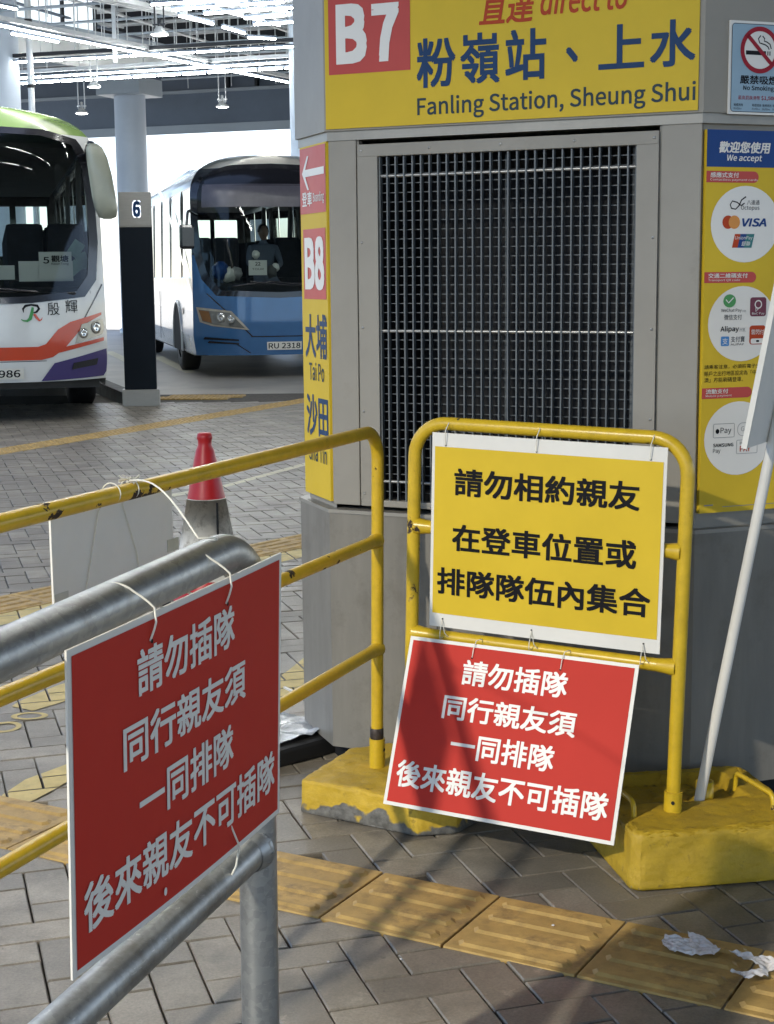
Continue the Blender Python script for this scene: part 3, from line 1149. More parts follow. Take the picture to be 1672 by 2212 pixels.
# left chamfer sign (B8)
la = AF - PI / 4
u_l = Vector((math.cos(la), math.sin(la)))
n_l = Vector((math.sin(la), -math.cos(la)))
pL = KG - u_l * .255
SL = .285
b8 = thing('route_sign', 'narrow vertical sign with arrow, B8, Tai Po and Sha Tin on the kiosk corner', 'route sign', (pL.x, pL.y, 0), la)
b8.scale = (.255 / .285, 1, 1)
box('panel', M_ysign, b8, .020, SL - .006, -.006, 0.008, .772, 1.765)
Y = -.007
flat(b8, [(.022, 1.577), (SL - .008, 1.577), (SL - .008, 1.760), (.022, 1.760)], M_redpale, Y, 'red_patch')
flat(b8, [(.047, 1.69), (.10, 1.737), (.115, 1.737), (.080, 1.70), (.265, 1.70), (.265, 1.68), (.080, 1.68), (.115, 1.643), (.10, 1.643)][::-1], M_white, Y - .001, 'arrow')
put_text(b8, '登車', .045, 1.597, .145, 1.638, M_white, Y - .001, bold=.02)
put_text(b8, 'Boarding', .155, 1.60, .262, 1.634, M_white, Y - .001, bold=.015)
flat(b8, [(.045, 1.337), (.268, 1.337), (.268, 1.534), (.045, 1.534)], M_redpale, Y, 'red_square')
put_text(b8, 'B8', .060, 1.362, .255, 1.512, M_white, Y - .001, bold=.045)
put_text(b8, '大埔', .050, 1.17, .268, 1.295, M_navy, Y, bold=.022)
put_text(b8, 'Tai Po', .085, 1.105, .235, 1.158, M_dkink, Y, bold=.016)
put_text(b8, '沙田', .050, .945, .268, 1.065, M_navy, Y, bold=.022)
put_text(b8, 'Sha Tin', .07, .872, .25, .925, M_dkink, Y, bold=.016)

# right chamfer: posters
ra = AF + PI / 4
GR = KG + Vector((math.cos(AF), math.sin(AF))) * W
ps = thing('payment_poster', 'tall yellow and blue poster of accepted payment cards and apps', 'poster', (GR.x, GR.y, 0), ra)
box('sheet', M_ysign, ps, .012, .42, -.004, .010, .792, 1.750)
Y = -.0048
flat(ps, [(.012, 1.660), (.42, 1.660), (.42, 1.750), (.012, 1.750)], M_blue, Y, 'blue_header')
put_text(ps, '歡迎您使用', .046, 1.694, .196, 1.722, M_white, Y - .0008, bold=.03, shear=.15)
put_text(ps, 'We accept', .070, 1.671, .172, 1.690, M_white, Y - .0008, bold=.02, shear=.15)
for z0, z1, x1, a, b in ((1.622, 1.650, .15, '感應式支付', 'Contactless payment cards'), (1.375, 1.402, .150, '交通二維碼支付', 'Transport QR code'), (1.085, 1.112, .146, '流動支付', 'Mobile payment')):
    flat(ps, [(.012, z0)] + [(x1 + .014 * math.cos(t), (z0 + z1) / 2 + (z1 - z0) / 2 * math.sin(t)) for t in [(-90 + 18 * k) * PI / 180 for k in range(11)]] + [(.012, z1)], M_crim if False else M_redpale, Y, 'red_tab')
    put_text(ps, a, .023, z0 + .012, .023 + .0165 * len(a), z1 - .003, M_white, Y - .0008, bold=.015)
    put_text(ps, b, .023, z0 + .003, .023 + .0055 * len(b), z0 + .010, M_white, Y - .0008, bold=0)
for cz, cx in ((1.520, .128), (1.272, .126), (.981, .122)):
    flat(ps, disc(cx, cz, .1005, .0945), M_white, Y, 'white_disc')
Y2 = Y - .0008
# octopus loop, text
stroke(ps, [(.128 + .0, 1.588), (.115, 1.580), (.108, 1.566), (.098, 1.557), (.086, 1.559), (.082, 1.568), (.088, 1.577), (.102, 1.574), (.114, 1.566), (.124, 1.572)], .003, M_ink, Y2)
put_text(ps, '八達通', .131, 1.568, .168, 1.580, M_ink, Y2, bold=.01)
put_text(ps, 'Octopus', .114, 1.553, .168, 1.566, M_ink, Y2, bold=.0)
flat(ps, disc(.077, 1.525, .0165), M_redink, Y2, 'card_mark')
flat(ps, disc(.095, 1.525, .0165), M_orange, Y2 - .0004, 'card_mark')
put_text(ps, 'VISA', .118, 1.514, .190, 1.535, M_blue, Y2, bold=.035, shear=.2)
flat(ps, [(.090, 1.462), (.108, 1.462), (.116, 1.496), (.098, 1.496)], M_redink, Y2, 'card_mark')
flat(ps, [(.106, 1.462), (.126, 1.462), (.134, 1.496), (.114, 1.496)], M_blue, Y2 - .0003, 'card_mark')
flat(ps, [(.124, 1.462), (.147, 1.462), (.155, 1.496), (.132, 1.496)], M_teal, Y2 - .0006, 'card_mark')
put_text(ps, 'UnionPay', .098, 1.480, .150, 1.491, M_white, Y2 - .001, bold=.01, shear=.2)
put_text(ps, '銀聯', .117, 1.466, .143, 1.478, M_white, Y2 - .001, bold=.01, shear=.2)
# wallets
flat(ps, disc(.087, 1.330, .0185, .0165), M_green, Y2, 'app_mark')
stroke(ps, [(.076, 1.333), (.084, 1.325), (.098, 1.338)], .003, M_white, Y2 - .0006)
put_text(ps, 'WeChat Pay', .063, 1.300, .123, 1.311, M_ink, Y2, bold=0)
put_text(ps, 'HK', .126, 1.301, .137, 1.307, M_greyprt, Y2, bold=0)
put_text(ps, '微信支付', .072, 1.282, .124, 1.296, M_ink, Y2, bold=.01)
flat(ps, rrect(.148, 1.290, .196, 1.338, .007), M_maroon, Y2, 'app_mark')
ring(ps, .172, 1.320, .008, .011, M_white, Y2 - .0006)
stroke(ps, [(.165, 1.314), (.165, 1.302), (.172, 1.309)], .002, M_white, Y2 - .0006)
put_text(ps, 'BoC Pay', .154, 1.293, .191, 1.300, M_white, Y2 - .0006, bold=.0)
put_text(ps, 'Alipay', .062, 1.250, .116, 1.267, M_ink, Y2, bold=.02)
put_text(ps, 'HK', .119, 1.252, .136, 1.262, M_greyprt, Y2, bold=0)
flat(ps, rrect(.064, 1.217, .088, 1.241, .003), M_skyb, Y2, 'app_mark')
put_text(ps, '支', .068, 1.221, .084, 1.237, M_white, Y2 - .0006, bold=.01)
put_text(ps, '支付寶', .093, 1.226, .134, 1.241, M_ink, Y2, bold=.0)
put_text(ps, 'ALIPAY', .093, 1.218, .132, 1.223, M_ink, Y2, bold=0)
flat(ps, rrect(.148, 1.219, .196, 1.267, .008), M_redink, Y2, 'app_mark')
flat(ps, rrect(.152, 1.221, .192, 1.234, .004), M_white, Y2 - .0005, 'app_mark')
flat(ps, rrect(.168, 1.225, .177, 1.230, .002), M_ink, Y2 - .0009, 'app_mark')
put_text(ps, '雲閃付', .153, 1.244, .191, 1.257, M_white, Y2 - .0006, bold=.0)
for t_, z in (('請乘客注意，必須將電子支付App', 1.158), ('賬戶之出行地區設定為「中國', 1.142), ('澳」方能刷碼登車。', 1.126)):
    put_text(ps, t_, .018, z, .018 + .0128 * len(t_), z + .0125, M_ink, Y, bold=.012, res=1)
stroke(ps, rrect(.048, .985, .110, 1.020, .003), .0013, M_greyprt, Y2, closed=True)
flat(ps, disc(.060, 1.0010, .0055, .0062), M_ink, Y2, 'app_mark')
put_text(ps, 'Pay', .069, .992, .101, 1.010, M_ink, Y2, bold=.0)
stroke(ps, rrect(.120, .987, .182, 1.020, .014), .0013, M_greyprt, Y2, closed=True)
put_text(ps, 'G Pay', .130, .995, .175, 1.011, M_greyprt, Y2, bold=.01)
put_text(ps, 'SAMSUNG', .048, .961, .108, .970, M_ink, Y2, bold=.02)
put_text(ps, 'Pay', .048, .943, .070, .957, M_ink, Y2, bold=.01)
stroke(ps, rrect(.118, .941, .180, .976, .003), .0013, M_greyprt, Y2, closed=True)
put_text(ps, 'HUAWEI', .128, .964, .170, .972, M_ink, Y2, bold=.0)
put_text(ps, 'PAY', .128, .946, .160, .961, M_redink, Y2, bold=.02)
stroke(ps, [(.026, .812), (.052, .812)], .003, M_greyprt, Y)
stroke(ps, [(.08, .806), (.40, .806)], .0016, M_greyprt, Y)

ns = thing('no_smoking_sign', 'pale blue no smoking sign with red crossed circle, above the payment poster', 'no smoking sign', (GR.x, GR.y, 0), ra)
box('sheet', M_white, ns, .062, .235, -.0175, -.013, 1.787, 2.010)
Y = -.0183
flat(ns, rrect(.068, 1.793, .229, 2.003, .008), M_ltblue, Y, 'blue_field')
stroke(ns, rrect(.068, 1.793, .229, 2.003, .008), .0014, M_ink, Y - .0004, closed=True)
flat(ns, disc(.148, 1.942, .048), M_white, Y - .0005, 'white_disc')
ring(ns, .148, 1.942, .045, .056, M_crim, Y - .0014)
flat(ns, [(.108, 1.930), (.166, 1.930), (.166, 1.940), (.108, 1.940)], M_ink, Y - .0009, 'cigarette')
flat(ns, [(.170, 1.930), (.173, 1.930), (.173, 1.940), (.170, 1.940)], M_ink, Y - .0009, 'cigarette')
flat(ns, [(.176, 1.930), (.179, 1.930), (.179, 1.940), (.176, 1.940)], M_ink, Y - .0009, 'cigarette')
stroke(ns, [(.150, 1.977), (.143, 1.969), (.147, 1.959), (.156, 1.957), (.164, 1.955), (.172, 1.950), (.175, 1.944)], .003, M_ink, Y - .0009)
stroke(ns, [(.155, 1.976), (.161, 1.970), (.160, 1.964), (.168, 1.962), (.177, 1.957), (.181, 1.946)], .003, M_ink, Y - .0009)
stroke(ns, [(.112, 1.976), (.184, 1.908)], .010, M_crim, Y - .0014, 'slash')
put_text(ns, '嚴禁吸煙', .093, 1.860, .203, 1.881, M_ink, Y - .0005, bold=.02)
put_text(ns, 'No Smoking', .103, 1.842, .192, 1.857, M_ink, Y - .0005, bold=.02)
put_text(ns, '最高罰款港幣', .089, 1.822, .152, 1.832, M_crim, Y - .0005, bold=.0, res=1)
put_text(ns, '$1,500', .156, 1.821, .199, 1.833, M_crim, Y - .0005, bold=.02)
for x in (.077, .130, .160, .190):
    put_text(ns, '吸煙諮詢', x, 1.806, x + .026, 1.813, M_ink, Y - .0005, bold=0, res=1)
    put_text(ns, 'Hotline', x, 1.798, x + .022, 1.804, M_ink, Y - .0005, bold=0, res=1)


# ------------------------------------------------------------------ yellow barriers and their concrete feet
def weld(mb, p, ax, r):
    """flared saddle where a rail meets a post; ax = rail direction away from the post"""
    p, ax = Vector(p), Vector(ax).normalized()
    mb.tube([p + ax * .006, p + ax * .020, p + ax * .034, p + ax * .052], r, 14, caps=False, radii=[r * 1.32, r * 1.22, r * 1.08, r * .99])


RB = .0165
A1 = R(67.7)
g1 = Vector((-.033, 4.03))
b1 = thing('barrier', 'chipped yellow tube barrier running from the kiosk foot towards the left edge', 'barrier', (g1.x, g1.y, 0), A1 + PI)
# local x runs from the visible post towards the camera
top = fillet([(0, 0, .10), (-.028, 0, 1.0), (2.02, 0, 1.0), (2.05, 0, .10)], .075, 8)
MB().tube(top, RB, 16).build('frame_tube', M_ypaint, b1)
for z in (.708, .415):
    m_ = MB().tube([(-.012 - z * .01, 0, z), (2.03, 0, z)], RB * .97, 16, caps=False)
    weld(m_, (-.02, 0, z), (1, 0, 0), RB)
    m_.build('rail', M_ypaint, b1)
MB().tube([(0.0, 0, .088), (-.002, 0, .17)], .021, 16).build('socket', M_ypaint2, b1)
MB().lathe([(.0175, .17), (.0185, .175), (.0185, .195), (.0172, .20)], n=16).build('bare_ring', mat('bare rusty steel', (.10, .08, .07), .5, .6, .3, 40), b1)
MB().tube([(-.0, .0205, .140), (.0, .0222, .140)], .0045, 10).build('pin_hole', M_black, b1)

fb = thing('concrete_block', 'peeling yellow concrete foot block shared by both barriers left of the red notice', 'concrete block', (-.237, 3.93, 0), R(-30))


def slab(poly, h, inset, bev, dent=None, seed=1):
    """irregular cast block: subdivided, slightly uneven"""
    bm = bmesh.new()
    vb = [bm.verts.new((x, y, 0)) for x, y in poly]
    cx = sum(p[0] for p in poly) / len(poly)
    cy = sum(p[1] for p in poly) / len(poly)
    vt = [bm.verts.new((cx + (x - cx) * inset, cy + (y - cy) * inset, h)) for x, y in poly]
    n = len(poly)
    bm.faces.new(list(reversed(vb)))
    bm.faces.new(vt)
    for i in range(n):
        bm.faces.new((vb[i], vb[(i + 1) % n], vt[(i + 1) % n], vt[i]))
    bmesh.ops.bevel(bm, geom=bm.edges[:], offset=bev, segments=2, affect='EDGES', profile=.6)
    bmesh.ops.triangulate(bm, faces=bm.faces[:])
    for _ in range(5):
        es = [e for e in bm.edges if e.calc_length() > .012]
        bmesh.ops.subdivide_edges(bm, edges=es, cuts=1, use_grid_fill=False)
        bmesh.ops.triangulate(bm, faces=bm.faces[:])
    rnd = random.Random(seed)
    from mathutils import noise as nz
    for v in bm.verts:
        if v.co.z > .004:
            d = nz.noise_vector(v.co * 22 + Vector((seed, 0, 0))) * .0034 + nz.noise_vector(v.co * 70) * .0016 + nz.noise_vector(v.co * 190) * .0007
            v.co += d
            if dent and v.co.z > h - .012:
                v.co.z += dent(v.co.x, v.co.y)
    bm.verts.index_update()
    mb = MB()
    mb.add([tuple(v.co) for v in bm.verts], [tuple(v.index for v in f.verts) for f in bm.faces], True)
    bm.free()
    return mb


slab([(0, 0), (.36, -.012), (.44, .055), (.455, .26), (.40, .37), (.05, .40), (-.03, .30)], .092, .985, .008, seed=2).build('block', M_blk1, fb)

# barrier with notices
A2b = R(-26.8)
g2 = Vector((.669, 3.536))
b2 = thing('barrier', 'yellow tube barrier with two notices in front of the kiosk grille', 'barrier', (g2.x, g2.y, 0), rot=(0, R(1.5), A2b))
fr2 = fillet([(-.695, 0, .085), (-.695, 0, 1.024), (0, 0, 1.024), (0, 0, .13)], .085, 8)
MB().tube(fr2, RB, 16).build('frame_tube', M_ypaint2, b2)
for z in (.762, .487):
    m_ = MB().tube([(-.695, 0, z), (0, 0, z)], RB * .97, 16, caps=False)
    weld(m_, (-.695, 0, z), (1, 0, 0), RB)
    weld(m_, (0, 0, z), (-1, 0, 0), RB)
    m_.build('rail', M_ypaint2, b2)
MB().tube([(0, 0, .128), (0, 0, .185)], .0215, 16).build('socket', M_ypaint2, b2)
MB().tube([(-.695, 0, .085), (-.695, 0, .15)], .0215, 16).build('socket', M_ypaint2, b2)
MB().tube([(.006, -.0205, .163), (.006, -.0222, .163)], .0045, 10).build('pin_hole', M_black, b2)

fb2 = thing('concrete_block', 'large grimy yellow concrete foot block with sockets and loop handles at right', 'concrete block', (.551, 3.368, 0), R(10))


def dent2(x, y):
    if .05 < x < .36 and .21 < y < .40:
        return -.022 + random.uniform(-.006, .004)
    return random.uniform(-.002, .001)


slab([(.0, .02), (.02, 0), (.43, 0), (.45, .02), (.45, .43), (.43, .45), (.02, .45), (-.0, .43)], .137, .97, .012, dent2, seed=5).build('block', M_blk2, fb2)
MB().tube(fillet([(.045, .12, .125), (.045, .125, .172), (.03, .26, .178), (.03, .265, .125)], .02, 5), .0065, 10).build('handle', M_ypaint2, fb2)
MB().tube(fillet([(.385, .10, .125), (.385, .105, .172), (.36, .27, .176), (.36, .275, .128)], .018, 5), .0065, 10).build('handle', M_ypaint2, fb2)
MB().lathe([(.0165, .13), (.0165, .172), (.0215, .172), (.0215, .13)], (.265, .235, 0), n=18).build('socket', M_ypaint2, fb2)


# ------------------------------------------------------------------ notices
def sheet(t, w, h, th=.004, m=M_board, curl=0.0):
    """thin board, slightly bowed; local x right, z down from 0"""
    nx, nz = 12, 8
    f, b = [], []
    for j in range(nz + 1):
        for i in range(nx + 1):
            x, z = w * i / nx, -h * j / nz
            y = -curl * math.sin(PI * i / nx) * (.3 + .7 * j / nz)
            f.append((x, y, z))
            b.append((x, y + th, z))
    k = (nx + 1)
    fs = [(j * k + i, (j + 1) * k + i, (j + 1) * k + i + 1, j * k + i + 1) for j in range(nz) for i in range(nx)]
    mb = MB().add(f, fs, True)
    mb.add(b, [tuple(reversed(q)) for q in fs], True)
    for a, c in ([(i, i + 1) for i in range(nx)] + [(nz * k + i + 1, nz * k + i) for i in range(nx)] + [((j + 1) * k, j * k) for j in range(nz)] + [(j * k + nx, (j + 1) * k + nx) for j in range(nz)]):
        mb.add([f[a], f[c], b[c], b[a]], [(0, 1, 2, 3)])
    return mb.build('board', m, t)


def curl_conv(w, h, curl):
    def cv(x, y, z):
        return (x, y - curl * math.sin(PI * x / w) * (.3 + .7 * (-z / h)), z)
    return cv


def grid_patch(parent, x0, x1, z0, z1, m, y, cv, name):
    nx, nz = 12, 8
    vs = [cv(x0 + (x1 - x0) * i / nx, y, z1 + (z0 - z1) * j / nz) for j in range(nz + 1) for i in range(nx + 1)]
    k = nx + 1
    return MB().add(vs, [(j * k + i, (j + 1) * k + i, (j + 1) * k + i + 1, j * k + i + 1) for j in range(nz) for i in range(nx)], True).build(name, m, parent)


def red_notice(label, loc, M=None, rot=None):
    t = thing('notice_board', label, 'notice', loc, rot=rot)
    if M is not None:
        t.matrix_world = M
    w, h = .594, .42
    cu = .006
    cv = curl_conv(w, h, cu)
    sheet(t, w, h, .003, M_board, cu)
    grid_patch(t, .009, w - .009, -h + .009, -.009, M_red, -.0008, cv, 'red_print')
    for s, u0, u1, v0, v1 in (('請勿插隊', .262, .722, .098, .246), ('同行親友須', .200, .782, .312, .455), ('一同排隊', .262, .712, .518, .668), ('後來親友不可插隊', .040, .958, .728, .885)):
        put_text(t, s, u0 * w, -v1 * h, u1 * w, -v0 * h, M_white, -.002, bold=.022, conv=cv)
    return t, cv


def yellow_notice():
    u = Vector((math.cos(A2b), math.sin(A2b), 0))
    nn = Vector((math.sin(A2b), -math.cos(A2b), 0))
    loc = Vector((g2.x, g2.y, 0)) + u * (-.610) + nn * .024 + Vector((0, 0, 1.020))
    t = thing('notice_board', 'yellow notice with three lines of black characters tied to the barrier top', 'notice', tuple(loc), rot=(0, R(1.35), A2b))
    w, h = .594, .486
    cu = .004
    cv = curl_conv(w, h, cu)
    sheet(t, w, h, .003, M_board, cu)
    grid_patch(t, .008, w - .008, -.452, -.034, M_ysign, -.0008, cv, 'yellow_print')
    for s, x0, x1, z0, z1 in (('請勿相約親友', .062, .533, -.152, -.084), ('在登車位置或', .059, .530, -.290, -.222), ('排隊隊伍內集合', .020, .568, -.402, -.334)):
        put_text(t, s, x0, z0, x1, z1, M_ink, -.002, bold=.026, conv=cv)
    for x in (.037, .275, .555):
        for z in (-.030, -.465):
            flat(t, disc(x, z, .0022, n=10), M_ink, -.0022, 'eyelet', cv)
    for x in (.037, .275, .555):
        MB().tube([(x, -.004, -.030), (x + .001, -.009, -.012), (x + .002, -.010, .006), (x + .003, .010, .026), (x + .003, .040, .022), (x + .002, .046, -.004), (x, .012, -.03)], .0012, 6).build('string', M_string, t)
        z2 = -.545
        MB().tube([(x, -.006, -.466), (x - .004, -.008, -.50), (x - .006, -.004, z2 + .03), (x, .03, z2 + .028), (x + .012, .012, z2 + .03), (x + .008, -.006, -.50), (x, -.006, -.466)], .0011, 6).build('string', M_string, t)
    return t


yellow_notice()
# red notice on barrier 2: hangs from the lowest rail, bottom edge swung towards the viewer
TL = Vector((.0655, 3.816, .499))
TRt = Vector((.5895, 3.5515, .487))
BL = Vector((-.0135, 3.690, .105))
xd = (TRt - TL).normalized()
zd = (TL - BL).normalized()
zd = (zd - xd * zd.dot(xd)).normalized()
yd = zd.cross(xd)
rn, cv = red_notice('red notice with white characters hanging askew from the kiosk barrier under the yellow one', TL)
off = -yd * .020
rn.matrix_world = Matrix(((xd.x, yd.x, zd.x, TL.x + off.x), (xd.y, yd.y, zd.y, TL.y + off.y), (xd.z, yd.z, zd.z, TL.z + off.z), (0, 0, 0, 1)))
for x in (.175, .405):
    MB().tube([(x, -.004, -.035), (x + .002, -.009, -.015), (x + .004, -.004, .008), (x + .008, .018, .016), (x + .008, .05, .0), (x + .004, .02, -.03)], .0012, 6).build('string', M_string, rn)
    flat(rn, disc(x, -.036, .002, n=10), M_ink, -.004, 'eyelet', cv)

# ------------------------------------------------------------------ galvanised railing with the near red notice
A3g = R(68.6)
g3 = Vector((-.2082, 2.3449))
gv = thing('queue_railing', 'thick galvanised steel pipe railing cut by the bottom and left edges', 'railing', (g3.x, g3.y, 0), A3g + PI)
RG = .030
tp = fillet([(.010, 0, 0), (-.004, 0, 1.002), (1.9, 0, .918), (1.9, 0, 0)], .115, 10)
MB().tube(tp[:-1] + [tp[-1]], RG, 28).build('pipe_frame', M_galv, gv)
lr = MB().tube([(.012, 0, .513), (.18, 0, .502), (1.9, 0, .391)], RG * .97, 28, caps=False)
lr.tube([(.018, 0, .5125), (.036, 0, .511), (.046, 0, .5103)], RG, 28, caps=False, radii=[RG * 1.22, RG * 1.10, RG])
lr.build('lower_pipe', M_galv, gv)
wl = MB()
for k in range(26):
    a = 2 * PI * k / 26
    wl.tube([(.022, math.cos(a) * RG * 1.08, .5125 + math.sin(a) * RG * 1.08), (.024, math.cos(a + .26) * RG * 1.08, .5125 + math.sin(a + .26) * RG * 1.08)], .004 + .0015 * math.sin(k * 2.3), 6)
wl.build('weld_bead', M_galv, gv)
MB().lathe([(.10, 0), (.10, .008), (.036, .010)], (-.006, 0, .002), n=24).build('base_plate', M_galv, gv)

TL = Vector((-.386, 1.78, .968))
TRt = Vector((-.1705, 2.33, .984))
xd = (TRt - TL).normalized()
BL = Vector((-.405, 1.78, .557))
zd = (TL - BL).normalized()
zd = (zd - xd * zd.dot(xd)).normalized()
yd = zd.cross(xd)
PZ = .004
rn2, cv = red_notice('large red notice with white characters tied to the galvanised railing, nearest the viewer', TL)
TL = TL - yd * .008
rn2.matrix_world = Matrix(((xd.x, yd.x, zd.x, TL.x), (xd.y, yd.y, zd.y, TL.y), (xd.z, yd.z, zd.z, TL.z), (0, 0, 0, 1)))
for x, sx_, ez in ((.190, -.040, -.036), (.404, -.045, -.036)):
    p = [(x, -.003, ez), (x + .003, -.007, ez + .014), (x + .007, -.008, -.012)]
    for k in range(15):
        a = R(4 + 176 * k / 14)
        p.append((x + .010 + sx_ * (k / 14), .046 - (.034 + .016 * max(0, 1 - k / 3)) * math.cos(a), PZ + .0335 * math.sin(a)))
    p += [(x - .02, .05, -.02), (x, .01, ez)]
    MB().tube(p, .0016, 8).build('string', M_string, rn2)
    flat(rn2, disc(x, ez, .003, n=10), M_ink, -.004, 'eyelet', cv)
MB().tube([(.418, -.004, -.375), (.430, -.012, -.41), (.436, -.004, -.445), (.438, .01, -.475), (.438, .035, -.492), (.43, .066, -.46), (.42, .03, -.40)], .0016, 8).build('string', M_string, rn2)
flat(rn2, disc(.215, -.392, .004, .006, n=10), M_white, -.004, 'eyelet', cv)

# ------------------------------------------------------------------ white board on the yellow barrier and its string
u1 = Vector((math.cos(A1), math.sin(A1), 0))
n1 = Vector((math.sin(A1), -math.cos(A1), 0))
pw = Vector((g1.x, g1.y, 0)) + u1 * (-1.432) - n1 * .022
wb = thing('notice_board', 'blank white back of a notice hanging from the left yellow barrier', 'notice', (pw.x, pw.y, .992), A1)
box('board', M_board, wb, 0, .425, 0, .004, -.235, 0)
MB().tube([(.075, -.002, -.225), (.115, -.003, -.12), (.150, -.003, -.02), (.17, -.02, .02)], .0011, 6).build('string', M_string, wb)
MB().tube([(.30, -.002, -.225), (.28, -.003, -.12), (.235, -.003, -.02), (.22, -.02, .02)], .0011, 6).build('string', M_string, wb)
box('tape', mat('clear tape', (.55, .55, .48), .3), wb, .0, .045, -.0012, -.0002, -.185, -.15)
box('tape', MATS['clear tape'], wb, .40, .445, -.0012, -.0002, -.14, -.115)
for s in (.17, .235):
    MB().tube([(s + .0225 * 0, .001 - .0205 + .0205 * math.cos(a) * -1.0, .012 + .0195 * math.sin(a)) for a in [2 * PI * k / 16 for k in range(17)]], .0012, 6, caps=False).build('string', M_string, wb)
# long string from the yellow rail over the galvanised pipe
P0 = Vector((-.033, 4.03, 0)) + u1 * (-1.20) + Vector((0, 0, 1.020))
P1 = Vector((g3.x, g3.y, 0)) + Vector((math.cos(A3g), math.sin(A3g), 0)) * (-.170) + Vector((0, 0, 1.031))
ls = [P0 + (P1 - P0) * (k / 12) + Vector((0, 0, .030 * math.sin(PI * k / 12))) for k in range(13)]
P2 = P1 + Vector((.022, .030, -.004))
ls += [P2, P2 + Vector((.012, .006, -.03))]
tag(MB().tube(ls, .0016, 8).build('string', M_string), 'white string stretched from the yellow barrier top to the galvanised pipe', 'string')
kn_ = MB()
for k in range(5):
    kn_.tube([P0 + Vector((random.uniform(-.02, .02), random.uniform(-.03, .03), random.uniform(-.004, .012))) for _ in range(4)], .0013, 6)
tag(kn_.build('string_knot', M_string), 'tangled white string knot on top of the yellow barrier rail', 'string')

# ------------------------------------------------------------------ leaning pole with a white placard
pp = thing('placard_pole', 'white plastic pole leaning out of the right foot block with a white placard', 'placard', (.756, 3.62, .15))
pd = Vector((.135, -.01, .78)).normalized()
MB().tube([tuple(pd * -.02), tuple(pd * 1.25)], .0128, 18).build('pole', M_pvc, pp)
pb = MB()
o_ = Vector((.806, 3.47, 1.008)) - Vector((.756, 3.62, .15))
xb = Vector((.50, .866, 0))
zb = (Vector((.20, 0.0, .98))).normalized()
zb = (zb - xb * zb.dot(xb)).normalized()
yb = zb.cross(xb)
Mb = Matrix(((xb.x, yb.x, zb.x, o_.x), (xb.y, yb.y, zb.y, o_.y), (xb.z, yb.z, zb.z, o_.z), (0, 0, 0, 1)))
pb.box(0, .30, -.003, .004, 0, .42, M=Mb)
pb.build('placard', M_board, pp)
MB().box(-.002, .006, -.006, .007, 0, .42, M=Mb).build('placard_edge', M_pvc, pp)

# ------------------------------------------------------------------ cone
cn = thing('traffic_cone', 'red traffic cone with a dirty white sleeve behind the yellow barrier', 'traffic cone', (-.777, 6.60, .001), R(30))
MB().lathe([(.0, .745), (.024, .745), (.031, .738), (.034, .722), (.030, .712), (.030, .690), (.040, .668), (.046, .640), (.048, .632), (.082, .46)], n=40).build('upper_body', M_cone, cn)
MB().lathe([(.0845, .462), (.0835, .465), (.144, .12), (.1455, .12)], n=40).build('sleeve', M_conew, cn)
MB().lathe([(.127, .205), (.155, .045), (.168, .03)], n=40).build('lower_body', M_cone, cn)
MB().prism([(x * .19, y * .19) for x, y in ((1, -.8), (1, .8), (.8, 1), (-.8, 1), (-1, .8), (-1, -.8), (-.8, -1), (.8, -1))], 0, .032).build('base', M_rubber, cn)
box('sleeve_seam', M_rubber, cn, -.003, .003, -.118, -.108, .26, .455)

# ------------------------------------------------------------------ plastic wrapped slab beside the kiosk
wr = thing('wrapped_bundle', 'black bundle under crinkled clear plastic on the ground beside the kiosk corner', 'bundle', (-.46, 4.17, 0), R(42))
box('slab', M_rubber, wr, 0, .42, 0, .50, 0, .055, bev=.012)
nx = 34
from mathutils import noise as nz
vs = []
for j in range(nx + 1):
    for i in range(nx + 1):
        x, y = -.01 + .44 * i / nx, .03 + .60 * j / nx
        z = .062 + .012 * abs(nz.noise(Vector((x * 9, y * 30, 1)))) + .016 * abs(nz.noise(Vector((x * 14 + y * 9, y * 12, 4))))
        vs.append((x, y, z))
k = nx + 1
MB().add(vs, [(j * k + i, j * k + i + 1, (j + 1) * k + i + 1, (j + 1) * k + i) for j in range(nx) for i in range(nx)], True).build('plastic_sheet', M_wrap, wr)
tag(MB().box(-.16, .16, -.004, .004, .066, .072, M=Matrix.Translation((-.262, 4.80, 0)) @ Matrix.Rotation(R(-60), 4, 'Z')).build('white_stick', M_white), 'thin white stick lying on the wrapped bundle by the kiosk', 'stick')


# ------------------------------------------------------------------ litter
def tissue(poly, c, seed, label, h=.012):
    bm = bmesh.new()
    vs_ = [bm.verts.new((x, y, 0)) for x, y in poly]
    bm.faces.new(vs_)
    bmesh.ops.triangulate(bm, faces=bm.faces[:])
    for _ in range(6):
        es = [e for e in bm.edges if e.calc_length() > .0028]
        bmesh.ops.subdivide_edges(bm, edges=es, cuts=1)
        bmesh.ops.triangulate(bm, faces=bm.faces[:])
    for v in bm.verts:
        p = Vector((v.co.x, v.co.y, seed))
        v.co.z = .013 + h * abs(nz.noise(p * 16)) + h * .6 * abs(nz.noise(p * 42)) + h * .25 * nz.noise(p * 110)
        v.co.x += .004 * nz.noise(p * 50)
        v.co.y += .004 * nz.noise(p * 50 + Vector((5, 5, 5)))
    bm.verts.index_update()
    mb = MB()
    mb.add([tuple(v.co) for v in bm.verts], [tuple(v.index for v in f.verts) for f in bm.faces], True)
    bm.free()
    o = mb.build('tissue', M_tissue)
    o.location = (c[0], c[1], 0)
    tag(o, label, 'tissue')


